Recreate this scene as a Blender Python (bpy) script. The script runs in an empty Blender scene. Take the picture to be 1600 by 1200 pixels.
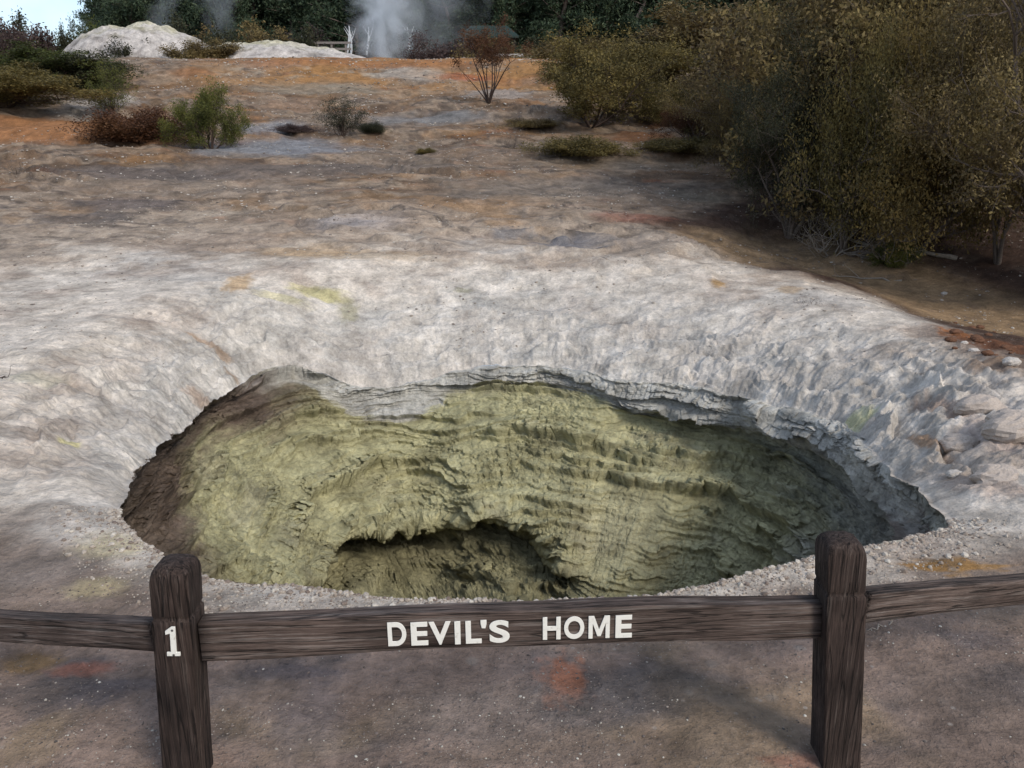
import bpy, math, random
import numpy as np
from mathutils import Vector, Matrix
R_ = math.radians
scene = bpy.context.scene
COL = bpy.context.collection

# ------------------------------------------------------------------ camera
F_PX, PITCH, EYE = 1300.0, R_(16.0), 1.70
cam_d = bpy.data.cameras.new('camera'); cam = bpy.data.objects.new('camera', cam_d); COL.objects.link(cam)
cam_d.sensor_width = 36.0; cam_d.lens = 36.0 * F_PX / 1600.0
cam_d.clip_start = 0.05; cam_d.clip_end = 3000
cam.location = (0, 0, EYE); cam.rotation_euler = (math.pi / 2 - PITCH, 0, 0)
scene.camera = cam

# ------------------------------------------------------------------ light
SUN_EL, SUN_AZ = R_(38), R_(140)      # azimuth measured from +Y (view direction) towards +X (right)
world = bpy.data.worlds.new('World'); scene.world = world; world.use_nodes = True
wn = world.node_tree.nodes; wl = world.node_tree.links
bg = wn['Background']
sky = wn.new('ShaderNodeTexSky'); sky.sky_type = 'NISHITA'; sky.sun_disc = False
sky.sun_elevation = SUN_EL; sky.sun_rotation = SUN_AZ; sky.air_density = 1.0; sky.dust_density = 1.5; sky.ozone_density = 1.0
# thin broken cloud in the sky itself
wtc = wn.new('ShaderNodeTexCoord'); wno = wn.new('ShaderNodeTexNoise'); wno.inputs['Scale'].default_value = 5.0
wno.inputs['Detail'].default_value = 6; wno.inputs['Roughness'].default_value = 0.55
wr = wn.new('ShaderNodeValToRGB'); wr.color_ramp.elements[0].position = 0.28; wr.color_ramp.elements[1].position = 0.6
wr.color_ramp.elements[0].color = (0, 0, 0, 1); wr.color_ramp.elements[1].color = (.9, .9, .9, 1)
wm = wn.new('ShaderNodeMix'); wm.data_type = 'RGBA'
wm.inputs['B'].default_value = (2.3, 2.65, 3.2, 1)
wl.new(wtc.outputs['Generated'], wno.inputs['Vector']); wl.new(wno.outputs['Fac'], wr.inputs['Fac'])
wl.new(wr.outputs['Color'], wm.inputs['Factor']); wl.new(sky.outputs['Color'], wm.inputs['A'])
wl.new(wm.outputs['Result'], bg.inputs['Color']); bg.inputs['Strength'].default_value = 0.15
sun_d = bpy.data.lights.new('sun', 'SUN'); sun = bpy.data.objects.new('sun', sun_d); COL.objects.link(sun)
sun_d.energy = 1.5; sun_d.angle = R_(16); sun_d.color = (1.0, 0.93, 0.82)
sdir = Vector((math.sin(SUN_AZ) * math.cos(SUN_EL), math.cos(SUN_AZ) * math.cos(SUN_EL), math.sin(SUN_EL)))
sun.rotation_euler = sdir.to_track_quat('Z', 'Y').to_euler(); sun.location = (6, 2, 9)
vs = scene.view_settings
vs.view_transform = 'Standard'; vs.look = 'None'; vs.gamma = 1; vs.use_curve_mapping = False; vs.exposure = 0.68
scene.cycles.max_bounces = 6; scene.cycles.volume_bounces = 3; scene.cycles.transparent_max_bounces = 12
scene.cycles.volume_step_rate = 2.0
try: scene.cycles.use_denoising = True
except Exception: pass

# ------------------------------------------------------------------ helpers
rng = np.random.default_rng(7)
_perm = rng.permutation(256).astype(np.int32); _perm = np.concatenate([_perm, _perm])
_ga = (np.arange(64) / 64 * 2 * np.pi).astype(np.float32); _gx, _gy = np.cos(_ga), np.sin(_ga)
def n2(x, y, seed=0):
    x = np.asarray(x, np.float32) + seed * 17.31; y = np.asarray(y, np.float32) - seed * 9.73
    xi = np.floor(x).astype(np.int32); yi = np.floor(y).astype(np.int32); xf = x - xi; yf = y - yi
    u = xf * xf * xf * (xf * (xf * 6 - 15) + 10); v = yf * yf * yf * (yf * (yf * 6 - 15) + 10)
    def g(a, b, dx, dy):
        h = _perm[(_perm[(xi + a) & 255] + ((yi + b) & 255))] & 63
        return _gx[h] * dx + _gy[h] * dy
    a = g(0, 0, xf, yf); b = g(1, 0, xf - 1, yf); c = g(0, 1, xf, yf - 1); d = g(1, 1, xf - 1, yf - 1)
    return (a + (b - a) * u + (c - a) * v + (a - b - c + d) * u * v) * 1.4
def fbm(x, y, octv=4, seed=0, gain=.5, ridged=False):
    t = 0; amp = 1; f = 1; tot = 0
    for i in range(octv):
        v = n2(x * f, y * f, seed + i * 3)
        if ridged: v = 1 - 2 * np.abs(v)
        t = t + v * amp; tot += amp; amp *= gain; f *= 2.03
    return t / tot
def sstep(a, b, x):
    t = np.clip((x - a) / (b - a), 0, 1); return t * t * (3 - 2 * t)
def ray(px, py):
    u = (px - 800) / F_PX; v = (600 - py) / F_PX
    return u, math.cos(PITCH) + v * math.sin(PITCH), -math.sin(PITCH) + v * math.cos(PITCH)
def P0(px, py, z=0.0):
    u, f, w = ray(px, py); k = (z - EYE) / w; return (u * k, f * k)
def PD(px, py, d):          # point at forward distance d
    u, f, w = ray(px, py); k = d / f; return Vector((u * k, d, EYE + w * k))

# ------------------------------------------------------------------ regional terrain
_py = np.array([-400, -60, 2.5, 6, 9, 10.2, 12.5, 15, 19, 23, 29, 35, 38, 41, 46, 60, 90, 140, 400, 900], float)
_pz = np.array([-1, 0, 0, .06, .2, .27, .56, .9, 1.5, 2.12, 3.22, 4.75, 5.3, 5.15, 4.1, 4.2, 6.4, 15, 22, 30], float)
_fy = np.linspace(-400, 900, 26001); _fz = np.interp(_fy, _py, _pz)
_k = np.hanning(41); _k /= _k.sum(); _fz = np.convolve(np.pad(_fz, 20, 'edge'), _k, 'valid')
chan = np.array([P0(960, 350, .8), P0(1080, 365, .55), P0(1220, 405, .1), P0(1400, 450, -.1), P0(1600, 500, -.1), P0(2000, 560, -.1)])
def seg_dist(x, y, pl, closed=False):
    d = np.full(np.shape(x), 1e9, np.float32); n = len(pl)
    for i in range(n if closed else n - 1):
        a = pl[i]; b = pl[(i + 1) % n]; ab = b - a; L = (ab ** 2).sum() + 1e-9
        t = np.clip(((x - a[0]) * ab[0] + (y - a[1]) * ab[1]) / L, 0, 1)
        d = np.minimum(d, np.hypot(x - a[0] - ab[0] * t, y - a[1] - ab[1] * t))
    return d
def poly_sd(x, y, pl):       # signed distance, negative inside
    inside = np.zeros(np.shape(x), bool); n = len(pl)
    for i in range(n):
        a = pl[i]; b = pl[(i + 1) % n]
        c = ((a[1] > y) != (b[1] > y)) & (x < (b[0] - a[0]) * (y - a[1]) / (b[1] - a[1] + 1e-12) + a[0])
        inside ^= c
    d = seg_dist(x, y, pl, True)
    return np.where(inside, -d, d)
def saw(v, sharp=.82):
    f = v - np.floor(v); return np.where(f < sharp, (f / sharp) ** 1.6, (1 - f) / (1 - sharp))
def G(x, y):
    z = np.interp(y, _fy, _fz)
    far = sstep(8, 26, y)
    z = z - .42 * np.exp(-(seg_dist(x, y, chan) / 1.5) ** 2) * sstep(1.8, 4.5, x)
    z = z - .25 * sstep(5, 9, x) * (1 - sstep(12, 20, y)) * sstep(4, 8, y)
    z = z + far * .55 * fbm(x / 7, y / 4.6, 4, 3) * (1 - .6 * sstep(30, 37, y) * (1 - sstep(41, 60, y)))
    z = z + sstep(3, 10, y) * .07 * fbm(x / 2.2, y / 1.3, 4, 9)
    z = z + far * .14 * (1 - .85 * sstep(32, 37, y)) * fbm(x / 2.0 + .2 * y, y / 1.7, 6, 14, .58, True)
    fq = fbm(x / 4.5 + .15 * y, y / 3.5, 5, 19) * 4
    z = z + sstep(8.5, 12, y) * (1 - .8 * sstep(33, 38, y)) * .10 * (saw(fq, .86) - .4) * sstep(-.2, .3, fbm(x / 6, y / 5, 2, 23))
    # low swell on the left carrying the shrubs
    z = z + .55 * np.exp(-(((x + 15.5) / 4.5) ** 2 + ((y - 23.5) / 2.6) ** 2))
    z = z - .6 * sstep(-15, -26, x) * sstep(28, 36, y)
    return z

# ------------------------------------------------------------------ crater rim outline (px, py, lip height)
rim_px = [(192, 805, -.02), (202, 775, -.12), (240, 718, -.3), (298, 662, -.42), (352, 617, -.48), (400, 590, -.5), (440, 572, -.5),
          (492, 578, -.52), (540, 607, -.70), (610, 608, -.74), (700, 584, -.62), (790, 572, -.52), (900, 574, -.5), (960, 597, -.52),
          (1050, 598, -.5), (1150, 618, -.48), (1240, 640, -.45), (1300, 655, -.42), (1350, 700, -.35), (1400, 745, -.28), (1450, 790, -.14),
          (1486, 824, -.02), (1400, 841, .02), (1275, 866, .02), (1200, 889, .02), (1130, 909, .01), (1000, 930, 0), (900, 938, 0), (700, 938, 0),
          (560, 930, 0), (460, 916, 0), (340, 905, 0), (300, 893, 0), (248, 864, 0), (226, 842, 0)]
CX, CY = .12, 5.05
_rp = []
for (a, b, z) in rim_px:
    x, y = P0(a, b, z); _rp.append((math.atan2(x - CX, y - CY), math.hypot(x - CX, y - CY), z))
_rp.sort(); _rp = np.array(_rp)
_ph = np.concatenate([_rp[:, 0] - 2 * np.pi, _rp[:, 0], _rp[:, 0] + 2 * np.pi])
_rr = np.tile(_rp[:, 1], 3); _rz = np.tile(_rp[:, 2], 3)
TN = 7200
T_phi = np.linspace(-np.pi, np.pi, TN + 1)
T_R = np.interp(T_phi, _ph, _rr); T_Z = np.interp(T_phi, _ph, _rz)
def csmooth(a, n):
    k = np.hanning(n); k /= k.sum(); b = a[:-1]; b = np.concatenate([b[-n:], b, b[:n]]); b = np.convolve(b, k, 'same')[n:-n]
    return np.append(b, b[0])
T_R = csmooth(T_R, 121); T_Z = csmooth(T_Z, 241)
cx_, sx_ = np.cos(T_phi), np.sin(T_phi)
_back = sstep(-.5, .3, cx_)
T_RS = csmooth(T_R, 901)
T_R = T_R + (.045 + .08 * _back) * fbm(sx_ * 5 + 3, cx_ * 5, 5, 21, .6) + .05 * _back * fbm(sx_ * 9, cx_ * 9, 5, 27, .6)
T_Z = T_Z + _back * (.05 * fbm(sx_ * 4, cx_ * 4 + 7, 3, 31) + .05 * fbm(sx_ * 11, cx_ * 11, 4, 33, .6))
# width of the inward slope above the lip
_kp = np.array([-3.1416, -2.3, -1.9, -1.5, -1.0, -.5, 0, .5, .9, 1.3, 1.7, 2.0, 2.4, 3.1416])
_kw = np.array([.22, .25, .4, 1.1, 1.5, 2.0, 2.7, 2.5, 2.1, 1.6, 1.1, .6, .3, .22])
T_W = np.interp(T_phi, _kp, _kw)
def rimvals(x, y):
    dx = x - CX; dy = y - CY; ph = np.arctan2(dx, dy); r = np.hypot(dx, dy)
    i = (ph + np.pi) / (2 * np.pi) * TN
    i0 = np.clip(np.floor(i).astype(int), 0, TN - 1); f = i - i0
    g = lambda T: T[i0] * (1 - f) + T[i0 + 1] * f
    return ph, r, g(T_R), g(T_Z), g(T_W)
def outer_z(x, y, fine=True):
    x = np.asarray(x, float); y = np.asarray(y, float)
    ph, r, R, zl, w = rimvals(x, y)
    s = np.maximum(r - R, 0); _i = np.clip(((ph + np.pi) / (2 * np.pi) * TN).astype(int), 0, TN); s2 = np.maximum(r - (R + (T_RS[_i] - R) * sstep(.02, .6, s)), 0) * sstep(0, .05, s); u = np.clip(s2 / w, 0, 1); S = 1 - (1 - u) ** 1.75
    g = G(x, y); z = zl + (g - zl) * S
    slope = (1 - u) * sstep(0, .12, s)
    if fine:
        d = np.hypot(x, y)
        # gullied, crumbly clay on the slope, finer lumps on the collar
        z = z + slope * sstep(-.4, .4, np.cos(ph)) * (0.025 * fbm(ph * 5, s * 3.2 + .6 * np.sin(ph * 5), 5, 41, .58, True) - .01)
        z = z + sstep(8, 12, y) * (1 - sstep(33, 38, y)) * (.03 * fbm(x * 1.6, y * 2.6, 5, 81, .65) + .02 * fbm(x * 2.5, y * 4, 4, 84, .6, True))
        coll = (1 - sstep(3.5, 6.5, s))
        side = sstep(.85, 1.35, np.abs(ph)) * (1 - sstep(1.9, 2.2, np.abs(ph)))
        z = z + coll * (.02 + .05 * side) * sstep(.05, .3, s) * fbm(x * 2.1, y * 2.1, 5, 44, .55)
        z = z + coll * side * np.where(ph > 0, .065, .02) * sstep(.1, .5, s) * (fbm(x * 2.6 + .5 * fbm(x * 3, y * 3, 2, 49), y * 2.6, 4, 46, .55, True))
        fl = sstep(-.6, .1, np.cos(ph)) * (1 - sstep(.3, 1.1 + .5 * np.abs(np.sin(ph)), s)) * sstep(0, .04, s)
        fw = s * 2.6 + .9 * fbm(ph * 3, s * 1.6, 4, 61) + .25 * fbm(x * 6, y * 6, 3, 63)
        rg = sstep(-.3, .3, np.cos(ph)) * (1 - sstep(.6, 2.0, s)) * sstep(.0, .1, s)
        z = z + rg * (.07 + .03 * sstep(.1, .8, ph)) * fbm(x * 1.3 + .5 * fbm(x * 2, y * 2, 2, 71), y * 2.0, 6, 73, .5, True)
        z = z + rg * .012 * fbm(x * 5, y * 7, 5, 77, .6)
        z = z + fl * (.08 + .05 * sstep(.2, .9, ph)) * (saw(fw * 1.3, .8) - .5) * sstep(-.3, .3, fbm(ph * 4, s * 2, 3, 66))
        z = z + fl * .022 * (saw(fw * 3.1 + .4 * ph, .75) - .5)
        z = z + .006 * fbm(x * 9, y * 9, 4, 51, .6) * sstep(0, .05, s) + .012 * fbm(x * 2.5, y * 2.5, 3, 55)
    return z
_ts = np.concatenate([np.arange(.8, 12, .01), np.arange(12, 80, .04)])
def P(px, py):
    u, f, w = ray(px, py); x = u / f * _ts; z = EYE + w / f * _ts
    h = outer_z(x, _ts, False); below = np.nonzero(z <= h)[0]
    i = below[0] if len(below) else len(_ts) - 1
    return Vector((x[i], _ts[i], h[i]))

# ------------------------------------------------------------------ materials
def new_mat(name):
    m = bpy.data.materials.new(name); m.use_nodes = True; nt = m.node_tree
    b = nt.nodes['Principled BSDF']; b.inputs['Specular IOR Level'].default_value = .2
    return m, nt.nodes, nt.links, b
def noise_node(N, L, vec, scale, detail=6, rough=.6, dist=0):
    n = N.new('ShaderNodeTexNoise'); n.inputs['Scale'].default_value = scale; n.inputs['Detail'].default_value = detail
    n.inputs['Roughness'].default_value = rough; n.inputs['Distortion'].default_value = dist; L.new(vec, n.inputs['Vector']); return n
def ramp(N, L, fac, stops):
    r = N.new('ShaderNodeValToRGB'); e = r.color_ramp.elements
    while len(e) < len(stops): e.new(.5)
    for k, (p, c) in enumerate(stops):
        e[k].position = p; e[k].color = (c, c, c, 1) if isinstance(c, (int, float)) else (*c, 1)
    L.new(fac, r.inputs['Fac']); return r
def mixc(N, L, a, b, fac, mode='MIX'):
    m = N.new('ShaderNodeMix'); m.data_type = 'RGBA'; m.blend_type = mode
    for s, v in (('A', a), ('B', b), ('Factor', fac)):
        if isinstance(v, (tuple,)): m.inputs[s].default_value = (*v, 1)
        elif isinstance(v, (int, float)): m.inputs[s].default_value = v
        else: L.new(v, m.inputs[s])
    return m.outputs['Result']
def bumps(N, L, b, items):
    prev = None
    for (h, strength, dist) in items:
        k = N.new('ShaderNodeBump'); k.inputs['Strength'].default_value = strength; k.inputs['Distance'].default_value = dist
        L.new(h, k.inputs['Height'])
        if prev: L.new(prev, k.inputs['Normal'])
        prev = k.outputs['Normal']
    L.new(prev, b.inputs['Normal'])

def mat_earth(name, wall=False):
    m, N, L, b = new_mat(name)
    at = N.new('ShaderNodeAttribute'); at.attribute_name = 'Col'
    geo = N.new('ShaderNodeNewGeometry'); pos = geo.outputs['Position']
    n1 = noise_node(N, L, pos, 3.2, 8, .62, .3); nm_ = noise_node(N, L, pos, 11, 6, .7, .2); n2_ = noise_node(N, L, pos, 38, 6, .65); n3 = noise_node(N, L, pos, 150, 4, .6)
    r1 = ramp(N, L, n1.outputs['Fac'], [(.33, .66), (.67, 1.3)]); r2 = ramp(N, L, n2_.outputs['Fac'], [(.3, .8 if not wall else .88), (.7, 1.18 if not wall else 1.1)])
    c = mixc(N, L, at.outputs['Color'], r1.outputs['Color'], 1.0, 'MULTIPLY')
    c = mixc(N, L, c, r2.outputs['Color'], 1.0, 'MULTIPLY')
    c = mixc(N, L, c, ramp(N, L, nm_.outputs['Fac'], [(.35, .78), (.65, 1.15)]).outputs['Color'], 1.0, 'MULTIPLY')
    if not wall:
        v = N.new('ShaderNodeTexVoronoi'); v.inputs['Scale'].default_value = 75; L.new(pos, v.inputs['Vector'])
        rv = ramp(N, L, v.outputs['Distance'], [(.12, 1), (.3, 0)])
        nm = noise_node(N, L, pos, 1.7, 6, .65); rm = ramp(N, L, nm.outputs['Fac'], [(.45, 0), (.65, .5)])
        f = N.new('ShaderNodeMath'); f.operation = 'MULTIPLY'; L.new(rv.outputs['Color'], f.inputs[0]); L.new(rm.outputs['Color'], f.inputs[1])
        sp = mixc(N, L, (.10, .085, .075), (.5, .46, .41), v.outputs['Color'])
        c = mixc(N, L, c, sp, f.outputs['Value'])
        v2 = N.new('ShaderNodeTexVoronoi'); v2.inputs['Scale'].default_value = 14; L.new(pos, v2.inputs['Vector'])
        rv2 = ramp(N, L, v2.outputs['Distance'], [(.07, 1), (.13, 0)])
        nm2 = noise_node(N, L, pos, .5, 4, .6); rm2 = ramp(N, L, nm2.outputs['Fac'], [(.5, 0), (.62, .8)])
        f2 = N.new('ShaderNodeMath'); f2.operation = 'MULTIPLY'; L.new(rv2.outputs['Color'], f2.inputs[0]); L.new(rm2.outputs['Color'], f2.inputs[1])
        c = mixc(N, L, c, (.46, .42, .38), f2.outputs['Value'])
    mp = N.new('ShaderNodeMapping'); mp.inputs['Scale'].default_value = (1, 1, 2.6 if wall else 1); L.new(pos, mp.inputs['Vector'])
    wv = noise_node(N, L, mp.outputs['Vector'], 5, 4, .6); wa = N.new('ShaderNodeVectorMath'); wa.operation = 'MULTIPLY_ADD'; L.new(wv.outputs['Color'], wa.inputs[0]); wa.inputs[1].default_value = (.35, .35, .35); L.new(mp.outputs['Vector'], wa.inputs[2])
    cr = N.new('ShaderNodeTexVoronoi'); cr.feature = 'DISTANCE_TO_EDGE'; cr.inputs['Scale'].default_value = 7 if wall else 3.5; L.new(wa.outputs['Vector'], cr.inputs['Vector'])
    crr = ramp(N, L, cr.outputs['Distance'], [(0, 0), (.07 if wall else .03, 1)])
    if not wall:
        v3 = N.new('ShaderNodeTexVoronoi'); v3.inputs['Scale'].default_value = 5; L.new(pos, v3.inputs['Vector']); rv3 = ramp(N, L, v3.outputs['Distance'], [(.08, 1), (.15, 0)])
        nm3 = noise_node(N, L, pos, .35, 5, .6); rm3 = ramp(N, L, nm3.outputs['Fac'], [(.48, 0), (.58, .75)])
        f3 = N.new('ShaderNodeMath'); f3.operation = 'MULTIPLY'; L.new(rv3.outputs['Color'], f3.inputs[0]); L.new(rm3.outputs['Color'], f3.inputs[1])
        c = mixc(N, L, c, mixc(N, L, (.10, .085, .075), (.5, .46, .41), v3.outputs['Color']), f3.outputs['Value'])
    L.new(c, b.inputs['Base Color']); b.inputs['Roughness'].default_value = .92; b.inputs['Specular IOR Level'].default_value = .12
    bumps(N, L, b, [(n1.outputs['Fac'], .45, .08), (nm_.outputs['Fac'], .55, .035), (crr.outputs['Color'], .55 if wall else .2, .012), (n2_.outputs['Fac'], .9, .016), (n3.outputs['Fac'], .7, .005)])
    return m
M_ground = mat_earth('earth'); M_wall = mat_earth('crater clay', True)

def tag(o, label=None, cat=None, group=None, kind=None):
    if label: o['label'] = label
    if cat: o['category'] = cat
    if group: o['group'] = group
    if kind: o['kind'] = kind
    return o
def mesh_np(name, co, faces, mat=None, parent=None, smooth=True, col=None):
    me = bpy.data.meshes.new(name); co = np.ascontiguousarray(co, np.float32); n = len(co)
    faces = np.ascontiguousarray(faces, np.int32); k = faces.shape[1]
    me.vertices.add(n); me.vertices.foreach_set('co', co.ravel())
    me.loops.add(faces.size); me.loops.foreach_set('vertex_index', faces.ravel())
    me.polygons.add(len(faces)); me.polygons.foreach_set('loop_start', np.arange(0, faces.size, k, dtype=np.int32))
    me.polygons.foreach_set('use_smooth', np.full(len(faces), smooth))
    if col is not None:
        a = me.color_attributes.new('Col', 'FLOAT_COLOR', 'POINT'); c4 = np.ones((n, 4), np.float32); c4[:, :3] = col; a.data.foreach_set('color', c4.ravel())
    me.update(calc_edges=True); me.validate()
    if mat: me.materials.append(mat)
    o = bpy.data.objects.new(name, me); COL.objects.link(o)
    if parent: o.parent = parent
    return o
def empty(name, loc=(0, 0, 0), rz=0):
    o = bpy.data.objects.new(name, None); COL.objects.link(o); o.location = loc; o.rotation_euler = (0, 0, rz); o.empty_display_size = .2; return o
def grid_faces(nr, nc, wrap):
    i = np.arange(nr - 1)[:, None]; j = np.arange(nc if wrap else nc - 1)[None, :]; j2 = (j + 1) % nc
    a = i * nc + j; b = i * nc + j2; c = (i + 1) * nc + j2; d = (i + 1) * nc + j
    return np.stack([a, b, c, d], -1).reshape(-1, 4)

# ------------------------------------------------------------------ ground colour
def mixn(c, col, m):
    return c + (np.asarray(col, np.float32)[None, :] - c) * m[:, None]
def wpoly(pts): return np.array([tuple(P(a, b))[:2] for a, b in pts])
def paint_ground(x, y, s, u, ph):
    x = x.astype(np.float32); y = y.astype(np.float32); d = np.hypot(x, y)
    nA = fbm(x * .35, y * .45, 5, 61, .55); nB = fbm(x * .9 + 5, y * 1.0, 5, 65, .6); nC = fbm(x * 3, y * 3, 4, 70, .6)
    nS = fbm(x * .4 + .5 * nA, y * .6 + .3 * nA, 5, 75, .6)
    c = np.tile(np.array([[.235, .18, .145]], np.float32), (len(x), 1))
    far = sstep(9, 13, y)
    nF = fbm(x * 1.7 + .4 * nA, y * 1.9, 6, 111, .62); nG = fbm(x * .7, y * .9 + .5 * nA, 6, 117, .62)
    nS = nS + .55 * nF; nA2 = nA + .4 * nF
    c = mixn(c, (.15, .122, .102), far * sstep(-.12, .28, nS) * .85)
    c = mixn(c, (.33, .27, .22), far * sstep(.0, .34, -nS) * .8)
    c = mixn(c, (.27, .15, .07), far * sstep(.08, .4, nA2) * .6)
    c = mixn(c, (.19, .155, .125), far * sstep(.12, .35, nB) * .7)
    c = mixn(c, (.30, .10, .045), far * sstep(.28, .5, fbm(x * .5 + 9, y * 1.1, 4, 80)) * .5)
    c = mixn(c, (.085, .072, .068), far * sstep(.12, .19, nG) * .5); c = mixn(c, (.40, .35, .30), far * sstep(.16, .3, -nG) * .55)
    # far orange-ochre hill below the steam
    c = c * (1 - far * np.array([.13, .20, .25], np.float32)[None, :] if False else 1 - far[:, None] * np.array([[.05, .15, .26]], np.float32))
    rv = np.abs(fbm(x * .28 + .2 * nF, y * .42, 4, 131, .5)); rv2 = np.abs(fbm(x * .5, y * .8 + .3 * nF, 4, 137, .5))
    c = mixn(c, (.40, .34, .28), far * (1 - sstep(.02, .10, np.abs(rv - .07))) * .5)
    c = mixn(c, (.42, .345, .275), sstep(8.5, 9.5, y) * (1 - sstep(11, 17, y + 3 * nB + 2 * nF)) * .7)
    c = mixn(c, (.115, .095, .085), far * (1 - sstep(.01, .05, rv)) * .75); c = mixn(c, (.13, .115, .11), far * (1 - sstep(.01, .045, rv2)) * .55)
    c = mixn(c, (.33, .20, .10), far * sstep(.12, .3, fbm(x * .45 + 3, y * .6, 5, 141, .6)) * .5)
    c = c * (1 - sstep(10.5, 16, y + 1.5 * nB)[:, None] * np.array([[.17, .22, .28]], np.float32))
    hill = sstep(27, 33, y) * sstep(-14, -9, x) * (1 - sstep(2, 6, x))
    c = mixn(c, (.33, .17, .06), hill * sstep(-.5, .1, nA + .3 * nB) * .85)
    c = mixn(c, (.36, .33, .27), hill * sstep(.1, .4, nB - .3 * nA) * .55)
    crest = sstep(36.2, 38, y + nB) * (1 - sstep(42, 46, y)) * sstep(-16, -12, x) * (1 - sstep(3, 6, x))
    c = mixn(c, (.29, .125, .045), crest * .8)
    # path in front of the fence
    near = 1 - sstep(2.5, 2.95, y + .12 * nC - .012 * x * x)
    c = mixn(c, (.25, .183, .148), near)
    c = mixn(c, (.115, .098, .094), near * sstep(.02, .35, fbm(x * 1.7, y * 2.2, 5, 83, .6)) * .8)
    c = mixn(c, (.26, .19, .125), near * sstep(.1, .4, fbm(x * 1.3 + 4, y * 1.5, 4, 86)) * .7)
    # white clay collar
    wp = wpoly([(-300, 440), (0, 415), (160, 395), (420, 408), (560, 392), (700, 388), (830, 395), (980, 418), (1100, 408), (1240, 436), (1370, 470),
                (1465, 500), (1500, 560), (1600, 600), (1900, 700), (1900, 860), (1600, 838)])
    nearp = np.array([P0(1500, 866), P0(1330, 905), P0(1150, 935), P0(800, 965), P0(520, 950), P0(330, 925), P0(215, 892), P0(150, 850), P0(60, 822), P0(-300, 800)])
    sd = poly_sd(x, y, np.concatenate([wp, nearp]))
    ns = .12 + .05 * d
    _fw = 1 + 1.3 * sstep(6, 9, y); wm_ = 1 - sstep(-.6, .7, (sd / _fw + (nB * .9 + nC * .35) * ns) / ns)
    white = mixn(np.tile(np.array([[.62, .55, .475]], np.float32), (len(x), 1)), (.39, .315, .26), sstep(-.1, .35, nB) * .8)
    white = mixn(white, (.49, .46, .43), sstep(.05, .4, -nA) * .7)
    white = mixn(white, (.36, .30, .25), sstep(.12, .4, nC) * .4)
    c = c + (white - c) * wm_[:, None]
    # bluish grey on the steep inner slope
    st = (1 - sstep(.25, .8, u + .35 * nB)) * sstep(-.5, .2, np.cos(ph))
    c = mixn(c, (.52, .49, .45), st * .7)
    c = mixn(c, (.33, .325, .31), st * sstep(.1, .4, fbm(ph * 5, s * 3.5, 5, 92, .6)) * .6)
    c = mixn(c, (.52, .50, .47), st * sstep(.1, .4, fbm(ph * 7, s * 4, 4, 95, .6)) * .5)
    # dark humus under the shrubs on the right
    bp = np.array([tuple(P(a, b))[:2] for a, b in [(1010, 345), (1100, 330), (1180, 300), (1300, 290), (1700, 200), (2300, 300), (2300, 560), (1700, 560), (1600, 566),
                   (1520, 560), (1478, 510), (1375, 466), (1250, 432), (1130, 400)]])
    sd = poly_sd(x, y, bp); bm = 1 - sstep(-.5, .5, (sd + (nB + .4 * nC) * .5) / .6)
    br = mixn(np.tile(np.array([[.075, .046, .034]], np.float32), (len(x), 1)), (.30, .205, .12), (1 - sstep(.4, 1.2, seg_dist(x, y, chan) + .4 * nB)) * .9 * (1 - sstep(6, 9, x)))
    br = mixn(br, (.15, .11, .085), sstep(.1, .4, nC) * .5)
    c = c + (br - c) * bm[:, None]
    def blob(px, py, rx, ry, col, k=1.0, rag=.55):
        nonlocal c
        o = P(px, py); a = P(px, py - ry); b_ = P(px, py + ry); wx = rx * o.y / F_PX * 1.03; wy = max(abs(a.y - b_.y) / 2, .02)
        sc = 1 / max(wx, .05)
        m_ = np.abs(x - o.x) < wx * 2.2; m_ &= np.abs(y - o.y) < wy * 2.2
        idx = np.nonzero(m_)[0]
        if not len(idx): return
        X = x[idx]; Y = y[idx]
        q = np.hypot((X - o.x) / wx, (Y - o.y) / wy) + rag * fbm(X * sc * 1.7, Y / wy * 1.7, 4, int(px) % 50 + 100, .6)
        mm = (1 - sstep(.45, 1.1, q)) * k
        c[idx] = mixn(c[idx], col, mm)
    B = blob
    OR = (.29, .13, .055); RD = (.32, .10, .06); YE = (.50, .45, .20); OC = (.40, .24, .09); DK = (.12, .105, .11); GY = (.2, .2, .21); WH = (.5, .46, .41); GB = (.21, .22, .24)
    # background
    B(70, 195, 170, 26, (.30, .14, .06), .9); B(60, 76, 80, 9, OR, .9); B(150, 165, 60, 18, (.36, .32, .28), .8); B(320, 290, 260, 30, (.27, .22, .18), .5)
    B(260, 222, 130, 10, OR, .45); B(460, 168, 60, 12, (.24, .16, .11), .7); B(500, 140, 130, 14, (.22, .2, .16), .6); B(640, 115, 60, 14, (.38, .35, .31), .6)
    B(430, 232, 150, 17, GB, .85); B(420, 205, 70, 12, GB, .7); B(660, 190, 110, 9, (.2, .2, .2), .8); B(820, 128, 60, 9, OR, .5); B(730, 122, 60, 6, RD, .6)
    B(780, 142, 60, 12, (.34, .30, .27), .6); B(430, 102, 45, 8, (.30, .2, .14), .6); B(300, 112, 35, 8, OR, .55); B(560, 98, 260, 5, OR, .7)
    B(1010, 215, 60, 9, OR, .7); B(1000, 130, 30, 8, WH, .6); B(880, 300, 240, 26, (.19, .16, .135), .6); B(700, 245, 180, 26, (.2, .16, .13), .5)
    B(560, 345, 105, 23, (.16, .125, .10), .8, .3); B(560, 346, 92, 17, (.42, .35, .30), .9, .3); B(540, 352, 60, 9, (.24, .23, .24), .5); B(900, 385, 75, 12, (.13, .135, .155), .85, .9); B(800, 360, 40, 12, (.2, .2, .21), .7)
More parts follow.
